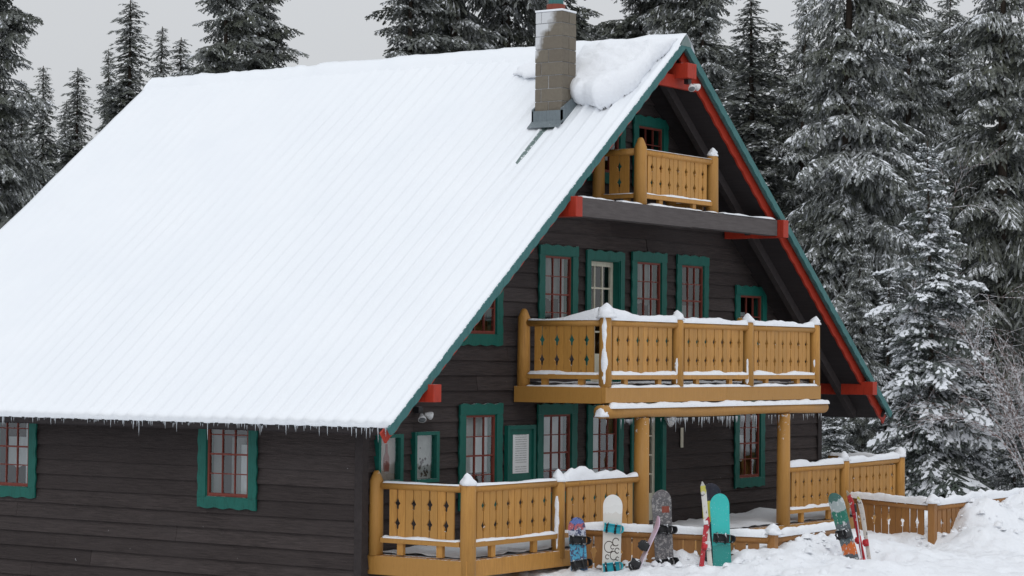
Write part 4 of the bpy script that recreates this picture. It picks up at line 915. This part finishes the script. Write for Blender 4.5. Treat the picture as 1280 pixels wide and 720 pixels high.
# ------------------------------------------------------------------ conifers
def rnd(seed): return np.random.default_rng(seed)
def bough(rng, L, style):
    """one drooping bough along +x: needle triangles with a frost value, and snow lumps"""
    dens = style['dens']; n = max(3, int(L*.88/dens)); t0 = np.repeat(np.linspace(.10, .99, n), 2)+rng.uniform(-.02, .02, 2*n); sd = np.tile([1, -1], n)
    rise, sag = style['rise'], style['sag']
    ax = lambda t: np.stack([L*t, .03*L*np.sin(5*t+1), L*(rise*t-sag*t*t)], -1)
    ln = np.clip((L*.46*(1-t0)**.75+.10)*rng.uniform(.7, 1.15, 2*n), .08, .95)
    an = np.radians(62-26*t0)+rng.normal(0, .12, 2*n); dn = style['hang']*rng.uniform(.5, 1.3, 2*n)
    D = np.stack([np.cos(an), sd*np.sin(an), -dn*.6], -1); D /= np.linalg.norm(D, axis=1)[:, None]
    B = ax(t0)
    # the leading shoot
    B = np.vstack([B, ax(np.linspace(0, .9, 6))]); dd = ax(np.linspace(.05, .95, 6))-ax(np.linspace(0, .9, 6)); D = np.vstack([D, dd/np.linalg.norm(dd, axis=1)[:, None]]); ln = np.concatenate([ln, np.full(6, L*.18)])
    hang = np.concatenate([dn, np.zeros(6)])
    # side shoots on the longer twigs
    big = np.where(ln > .28)[0]; sB, sD, sl_, sh = [], [], [], []
    for q in style['sub']:
        for sg in (1, -1):
            p = B[big]+D[big]*(ln[big]*q)[:, None]; p[:, 2] -= .35*hang[big]*ln[big]*q*q
            e = np.stack([-D[big][:, 1], D[big][:, 0], np.zeros(len(big))], -1)*sg*.75+D[big]*.7; e[:, 2] -= style['hang']*rng.uniform(.2, .9, len(big)); e /= np.linalg.norm(e, axis=1)[:, None]
            sB.append(p); sD.append(e); sl_.append(ln[big]*rng.uniform(.28, .5, len(big))*(1.15-q)); sh.append(hang[big])
    B = np.vstack([B]+sB); D = np.vstack([D]+sD); ln = np.concatenate([ln]+sl_); hang = np.concatenate([hang]+sh)
    tv, fr = [], []; k = style['seg']; fz = rng.beta(2.2, 2.6, len(B))
    for i in range(k):
        s0, s1 = i/k, (i+1.25)/k
        p0 = B+D*(ln*s0)[:, None]; p1 = B+D*(ln*s1)[:, None]; p0[:, 2] -= .35*hang*ln*s0*s0; p1[:, 2] -= .35*hang*ln*s1*s1
        sdv = np.stack([-D[:, 1], D[:, 0], np.zeros(len(D))], -1); sdv /= np.linalg.norm(sdv, axis=1)[:, None]+1e-9
        for sg in (1, -1):
            roll = rng.uniform(-.8, .5, len(B)); wv = style['nl']*rng.uniform(.6, 1.3, len(B))*(1-.4*s0)
            tip = (p0+p1)*.5+sdv*(sg*wv*np.cos(roll))[:, None]+D*(wv*.7)[:, None]; tip[:, 2] += wv*np.sin(roll)-.012
            tv.append(np.stack([p0, p1, tip], 1)); f_ = np.clip(fz*style['frost']+rng.normal(0, .05, len(B)), 0, 1)
            fr.append(np.stack([f_*.8, f_*.8, np.clip(f_*1.35, 0, 1)], 1))
    tv = np.concatenate(tv); fr = np.concatenate(fr)
    # snow: tapering lumps along the tops of twigs and the bough
    tt = np.concatenate([t0, np.linspace(0, .9, 6)]+[t0[big] if False else np.concatenate([t0, np.linspace(0, .9, 6)])[big] for _ in range(2*len(style['sub']))]); pk = rng.random(len(B)) < style['snow']*(.35+1.1*tt); sb, sD_, sl2, sh2 = B[pk], D[pk], ln[pk], hang[pk]; m_ = len(sb)
    a = rng.uniform(.0, .35, m_); c = rng.uniform(.7, 1.05, m_); wv = style['sw']*rng.uniform(.6, 1.5, m_)
    p0 = sb+sD_*(sl2*a)[:, None]; p1 = sb+sD_*(sl2*c)[:, None]; p0[:, 2] -= .35*sh2*sl2*a*a; p1[:, 2] -= .35*sh2*sl2*c*c
    sv = np.stack([-sD_[:, 1], sD_[:, 0], np.zeros(m_)], -1); sv /= np.linalg.norm(sv, axis=1)[:, None]+1e-9
    md = p0*.45+p1*.55; l_ = md+sv*wv[:, None]; r_ = md-sv*wv[:, None]; l_[:, 2] -= wv*.35; r_[:, 2] -= wv*.35; tp = md.copy(); tp[:, 2] += wv*.75+.008; p0[:, 2] += .006; p1[:, 2] += .004
    S_ = np.stack([p0, l_, p1, r_, tp], 1)
    return tv, fr, S_
def conifer(seed, H, R0, style, taper=1.0, base=.06, whorl=.36, per=6):
    rng = rnd(seed); sizes = (.45, .9, 1.4, 2.0, 2.8, 3.6); lib = {s_: [bough(rng, s_, style) for _ in range(3)] for s_ in sizes if s_ < R0*1.3+.3}
    NV, NF, SV = [], [], []; z = H*base; keys = sorted(lib)
    while z < H*.985:
        f = (z/H-base)/(1-base); L = R0*(1-f)**taper*(.7+.6*rng.random())+.14; L *= 1 if f > .12 else .75+2*f
        for i in range(per):
            az = rng.uniform(0, 2*math.pi); Lb = L*rng.uniform(.6, 1.22); zz = z+rng.uniform(-.28, .28)*whorl
            s_ = min(keys, key=lambda q: abs(math.log(q/Lb))); tv, fr, sn = lib[s_][rng.integers(3)]; sc = Lb/s_
            pit = style['pit']*(1-f*1.7)+rng.normal(0, .06)                     # low boughs point down, high ones up
            cp_, sp_ = math.cos(pit), math.sin(pit); ca, sa = math.cos(az), math.sin(az); rl = rng.normal(0, .18)
            Rx = np.array([[1, 0, 0], [0, math.cos(rl), -math.sin(rl)], [0, math.sin(rl), math.cos(rl)]])
            M = np.array([[ca, -sa, 0], [sa, ca, 0], [0, 0, 1]]) @ np.array([[cp_, 0, sp_], [0, 1, 0], [-sp_, 0, cp_]]) @ Rx
            o_ = np.array((0, 0, zz)); NV.append((tv*sc) @ M.T+o_); bw_ = rng.random(); NF.append(fr*(.35+.9*bw_)); SV.append((sn*sc)[rng.random(len(sn)) < style.get('load', .10)+.95*bw_**1.4] @ M.T+o_)
        z += whorl*(.55+.45*(1-f))
    NV = np.concatenate(NV); NF = np.clip(np.concatenate(NF), 0, 1); SV = np.concatenate(SV); return NV, NF, SV
def tri_mesh(name, tv, mat, attr=None):
    n = len(tv); me = bpy.data.meshes.new(name); me.vertices.add(3*n); me.loops.add(3*n); me.polygons.add(n)
    me.vertices.foreach_set('co', tv.reshape(-1).astype(np.float32)); me.loops.foreach_set('vertex_index', np.arange(3*n, dtype=np.int32)); me.polygons.foreach_set('loop_start', np.arange(0, 3*n, 3, dtype=np.int32))
    me.update(); me.materials.append(MATS[mat])
    if attr is not None: a = me.attributes.new('frost', 'FLOAT', 'POINT'); a.data.foreach_set('value', attr.reshape(-1).astype(np.float32))
    return me
def snow_mesh(name, S_):
    n = len(S_); idx = np.array([(0, 1, 4), (1, 2, 4), (2, 3, 4), (3, 0, 4)]); I = (np.arange(n)[:, None, None]*5+idx[None]).reshape(-1); me = bpy.data.meshes.new(name)
    me.vertices.add(5*n); me.loops.add(12*n); me.polygons.add(4*n); me.vertices.foreach_set('co', S_.reshape(-1).astype(np.float32)); me.loops.foreach_set('vertex_index', I.astype(np.int32)); me.polygons.foreach_set('loop_start', np.arange(0, 12*n, 3, dtype=np.int32))
    me.polygons.foreach_set('use_smooth', np.ones(4*n, bool)); me.update(); me.materials.append(MATS['tree_snow']); return me
SPR = dict(dens=.105, rise=.10, sag=.34, hang=.95, seg=4, nl=.060, frost=.66, snow=.55, sw=.032, pit=.22, sub=(.45, .75))
DRK = dict(dens=.105, rise=.14, sag=.30, hang=.75, seg=4, nl=.070, frost=.55, snow=.24, sw=.030, pit=.24, sub=(.5, .8))
YNG = dict(dens=.085, rise=.12, sag=.30, hang=.40, seg=4, nl=.042, frost=.60, snow=.62, sw=.044, pit=.25, load=.45, sub=(.5, .8))
PROTO = {}
def proto(key, seed, H, R0, style, mat, **kw):
    nv, nf, sv = conifer(seed, H, R0, style, **kw)
    tr = MB(); r0 = .010*H+.02; tr.tube([(0, 0, -.5), (0, 0, 0), (0, 0, H*.5), (0, 0, H*.985)], [r0*1.25, r0, r0*.55, .012], 10)
    PROTO[key] = (tr.mesh('trunk', 'bark', True), tri_mesh('crown', nv, mat, nf), snow_mesh('snow_load', sv), H)
    return len(nv)+4*len(sv)
TOT = 0
TOT += proto('spruce_a', 21, 22, 3.4, SPR, 'needles_frosted', per=8, whorl=.66, taper=.85)
TOT += proto('spruce_b', 22, 22, 2.6, SPR, 'needles_frosted', per=8, whorl=.62, taper=.8)
TOT += proto('dark_a', 23, 18, 2.6, DRK, 'needles_dark', per=7, whorl=.42, taper=.75)
TOT += proto('spire_a', 24, 14, 1.5, DRK, 'needles_dark', per=7, whorl=.30, taper=.85)
TOT += proto('spire_b', 25, 14, 1.25, DRK, 'needles_dark', per=7, whorl=.30, taper=.75)
TOT += proto('young', 26, 7.6, 1.7, YNG, 'needles_young', per=6, whorl=.26, taper=.95, base=.02)
print('conifer triangles', TOT)
def tree(key, label, px, D, top=None, H=None, wide=1.0, rot=None, name='spruce_tree', group='conifers around the chalet'):
    P = atD(px, 449, D); x, y = P[0], P[1]; z = gz(x, y)-.05
    if H is None: H = float(atD(px, top, D)[2])-z
    tr, cr, sn, h0 = PROTO[key]; s_ = H/h0; t_ = thing(name, label, 'tree', (x, y, z), group); t_.scale = (s_*wide, s_*wide, s_); t_.rotation_euler = (random.uniform(-.02, .02), random.uniform(-.02, .02), rot if rot is not None else random.uniform(0, 6.28))
    for nm, me in (('trunk', tr), ('crown', cr), ('snow_load', sn)): link(nm, me, t_)
    return t_
# left of and behind the roof
tree('dark_a', 'large dark spruce cut off by the left edge of the picture', -16, 60, H=17.5, wide=.8, rot=1.0)
tree('spire_a', 'narrow fir with pointed tip, second tree from the left edge', 52, 84, 74, wide=1.2)
tree('spire_b', 'narrow fir with pointed tip, third tree from the left edge', 92, 86, 76, wide=1.2)
tree('spire_a', 'short fir tip left of the tall fir group behind the roof edge', 126, 92, 96, wide=.8)
tree('spire_b', 'tall slim fir, highest of the narrow group above the left roof corner', 158, 78, -12, wide=1.35)
tree('spire_a', 'slim fir close right of the tallest narrow fir', 190, 82, 24, wide=1.0)
tree('spire_b', 'small slim fir between the narrow group and the broad dark spruces', 216, 86, 38, wide=1.2)
tree('spire_b', 'short slim fir between the second and third trees from the left edge', 72, 93, 118, wide=1.1)
tree('spire_a', 'slim fir half hidden left of the tallest narrow fir', 140, 88, 52, wide=.9)
tree('spire_b', 'slim dark fir peeping out right beside the big left edge spruce', 28, 88, 92, wide=1.2)
tree('dark_a', 'broad dark spruce above the ridge, left one of the close pair', 277, 66, -190, wide=.85)
tree('dark_a', 'broad dark spruce above the ridge, right one of the close pair', 320, 68, -170, wide=.85)
tree('spire_b', 'tiny fir tip poking above the ridge line in open sky', 372, 95, 76, wide=.7)
tree('dark_a', 'dark spruce at the left end of the clump before the chimney', 506, 70, -210, wide=.9)
tree('spruce_b', 'frosted spruce in the middle of the clump left of the chimney', 566, 72, -420, wide=.95)
tree('spruce_a', 'frosted spruce of the clump standing nearest left of the chimney', 628, 74, -460, wide=.9)
tree('dark_a', 'dark spruce directly behind the chimney', 688, 80, -260, wide=1.0)
# right of the peak
tree('dark_a', 'dark spruce rising right behind the snow drift at the peak', 786, 74, -230, wide=.95)
tree('spruce_b', 'frosted spruce behind the roof peak', 842, 72, -420, wide=.8)
tree('dark_a', 'dark spruce just right of the roof peak', 884, 70, -190, wide=.85)
tree('spire_a', 'slender spruce whose tip stands in a sky gap right of the peak', 942, 66, -16, wide=1.7)
tree('spruce_a', 'biggest spruce with heavy frosted boughs right of the gable', 1052, 56, -330, wide=.95, rot=.4)
tree('spruce_b', 'tall frosted spruce behind the snowy young fir', 1128, 62, -160, wide=.95)
tree('dark_a', 'slim dark spruce in the sky gap between the two biggest right spruces', 1182, 70, -40, wide=.95)
tree('spruce_a', 'tall dark spruce with heavy snow at the right edge', 1252, 58, -300, wide=.95, rot=2.2)
tree('spruce_b', 'frosted spruce between the gable slope and the biggest spruce', 992, 66, -50, wide=.9)
tree('spruce_b', 'frosted spruce beyond the right roof tip, lower boughs in view', 1078, 53, 250, wide=.95)
tree('young', 'snow laden young fir standing alone before the right hand forest', 1168, 48.5, 168, wide=.95, rot=.7, name='fir_tree')
tree('young', 'small snowy fir right of the big young fir', 1228, 50, 395, wide=.95, rot=2.9, name='fir_tree')
tree('young', 'low snowy fir at the right edge below the bare shrub', 1268, 48, 478, wide=1.1, rot=4.4, name='fir_tree')
tree('young', 'small snowy fir under the right roof tip beside the deck', 1045, 50, 470, wide=1.2, rot=5.2, name='fir_tree')
tree('young', 'medium snowy fir between roof tip and lone young fir', 1108, 54, 330, wide=1.1, rot=1.9, name='fir_tree')
# the wood behind: one mass
mv, mf, ms = [], [], []
lo = [conifer(40+i, 15, 2.2, dict(DRK, dens=.24, nl=.12, sub=(), frost=.6, snow=.3, sw=.05), per=6, whorl=.5, taper=.8) for i in range(2)]
rg = np.random.default_rng(77)
def mass(px, D, top):
    P = atD(px, 449, D); z = gz(P[0], P[1]); H = atD(px, top, D)[2]-z; nv, nf, sv = lo[rg.integers(2)]; a = rg.uniform(0, 6.28); s_ = H/15
    M = np.array([[math.cos(a), -math.sin(a), 0], [math.sin(a), math.cos(a), 0], [0, 0, 1]])*s_; o_ = np.array((P[0], P[1], z)); mv.append(nv @ M.T+o_); mf.append(nf); ms.append(sv @ M.T+o_)
for px in range(860, 1330, 26): mass(px+rg.uniform(-8, 8), rg.uniform(78, 92), rg.uniform(-10, 80))
for px in range(960, 1330, 34): mass(px+rg.uniform(-8, 8), rg.uniform(63, 72), rg.uniform(240, 360))
for px in range(-40, 140, 24): mass(px+rg.uniform(-6, 6), rg.uniform(96, 108), rg.uniform(150, 215))
for px in range(140, 260, 30): mass(px+rg.uniform(-6, 6), rg.uniform(96, 108), rg.uniform(95, 150))
wood_ = thing('far_wood', 'dense frosted conifer wood closing the view behind the single trees', 'forest'); wood_['kind'] = 'stuff'
o = link('crown', tri_mesh('crown', np.concatenate(mv), 'needles_frosted', np.concatenate(mf)), wood_); o['kind'] = 'stuff'
o = link('snow_load', snow_mesh('snow_load', np.concatenate(ms)), wood_); o['kind'] = 'stuff'

# bare frosted shrub at the right edge
b = NB('twig'); v = b.wcoord(); g = b.noise(v, 14, 3, .6); b.done(b.mix(b.ramp(g, [(.42, (0, 0, 0)), (.56, (1, 1, 1))]), (.16, .10, .085), (.62, .62, .64)), .8, .1)
def shrub(label, px, D, H, n, seed, lean):
    P = atD(px, 449, D); z = gz(P[0], P[1]); t_ = thing('bare_shrub', label, 'shrub', (P[0], P[1], z)); rg = random.Random(seed); mb = MB(); tw = MB()
    for i in range(n):
        a = rg.uniform(0, 6.28); sp = rg.uniform(.25, 1.0)*H*.55; h = H*rg.uniform(.55, 1.0); d = np.array((math.cos(a), math.sin(a), 0))*sp+RT*lean*H*rg.uniform(.3, 1)
        pts = [np.array((0, 0, -.1))+d*(t**1.6)+np.array((0, 0, h*(1.35*t-.45*t*t*(1+.6*rg.random()))))+np.array([rg.uniform(-.05, .05) for _ in range(3)])*t for t in np.linspace(0, 1, 9)]
        mb.tube(pts, list(np.linspace(.022, .004, 9)), 5, False)
        for k in range(16):
            t = rg.uniform(.3, 1); i0 = min(7, int(t*8)); p = pts[i0]+(pts[i0+1]-pts[i0])*(t*8-i0); L = rg.uniform(.3, .9)*H/5; e = (pts[i0+1]-pts[i0]); e = e/np.linalg.norm(e)+np.array([rg.uniform(-.8, .8), rg.uniform(-.8, .8), rg.uniform(-.6, .4)]); e /= np.linalg.norm(e)
            q = [p, p+e*L*.5+np.array((0, 0, .02)), p+e*L-np.array((0, 0, .12*L))]; tw.tube(q, [.007, .006, .003], 4, False)
            for m_ in range(3):
                f = rg.uniform(.2, .9); p2 = p+e*L*f; e2 = e+np.array([rg.uniform(-.9, .9) for _ in range(3)]); e2 /= np.linalg.norm(e2); tw.tube([p2, p2+e2*L*.4-np.array((0, 0, .03))], [.005, .003], 3, False)
    mb.build('stem', 'twig', t_); tw.build('twigs', 'twig', t_)['kind'] = 'stuff'
shrub('bare frosted shrub with arching pale twigs at the right edge', 1296, 47, 5.0, 34, 3, -.22)
shrub('thin bare rusty sapling in front of the forest, left of the lone young fir', 1118, 57, 9.5, 8, 5, .02)
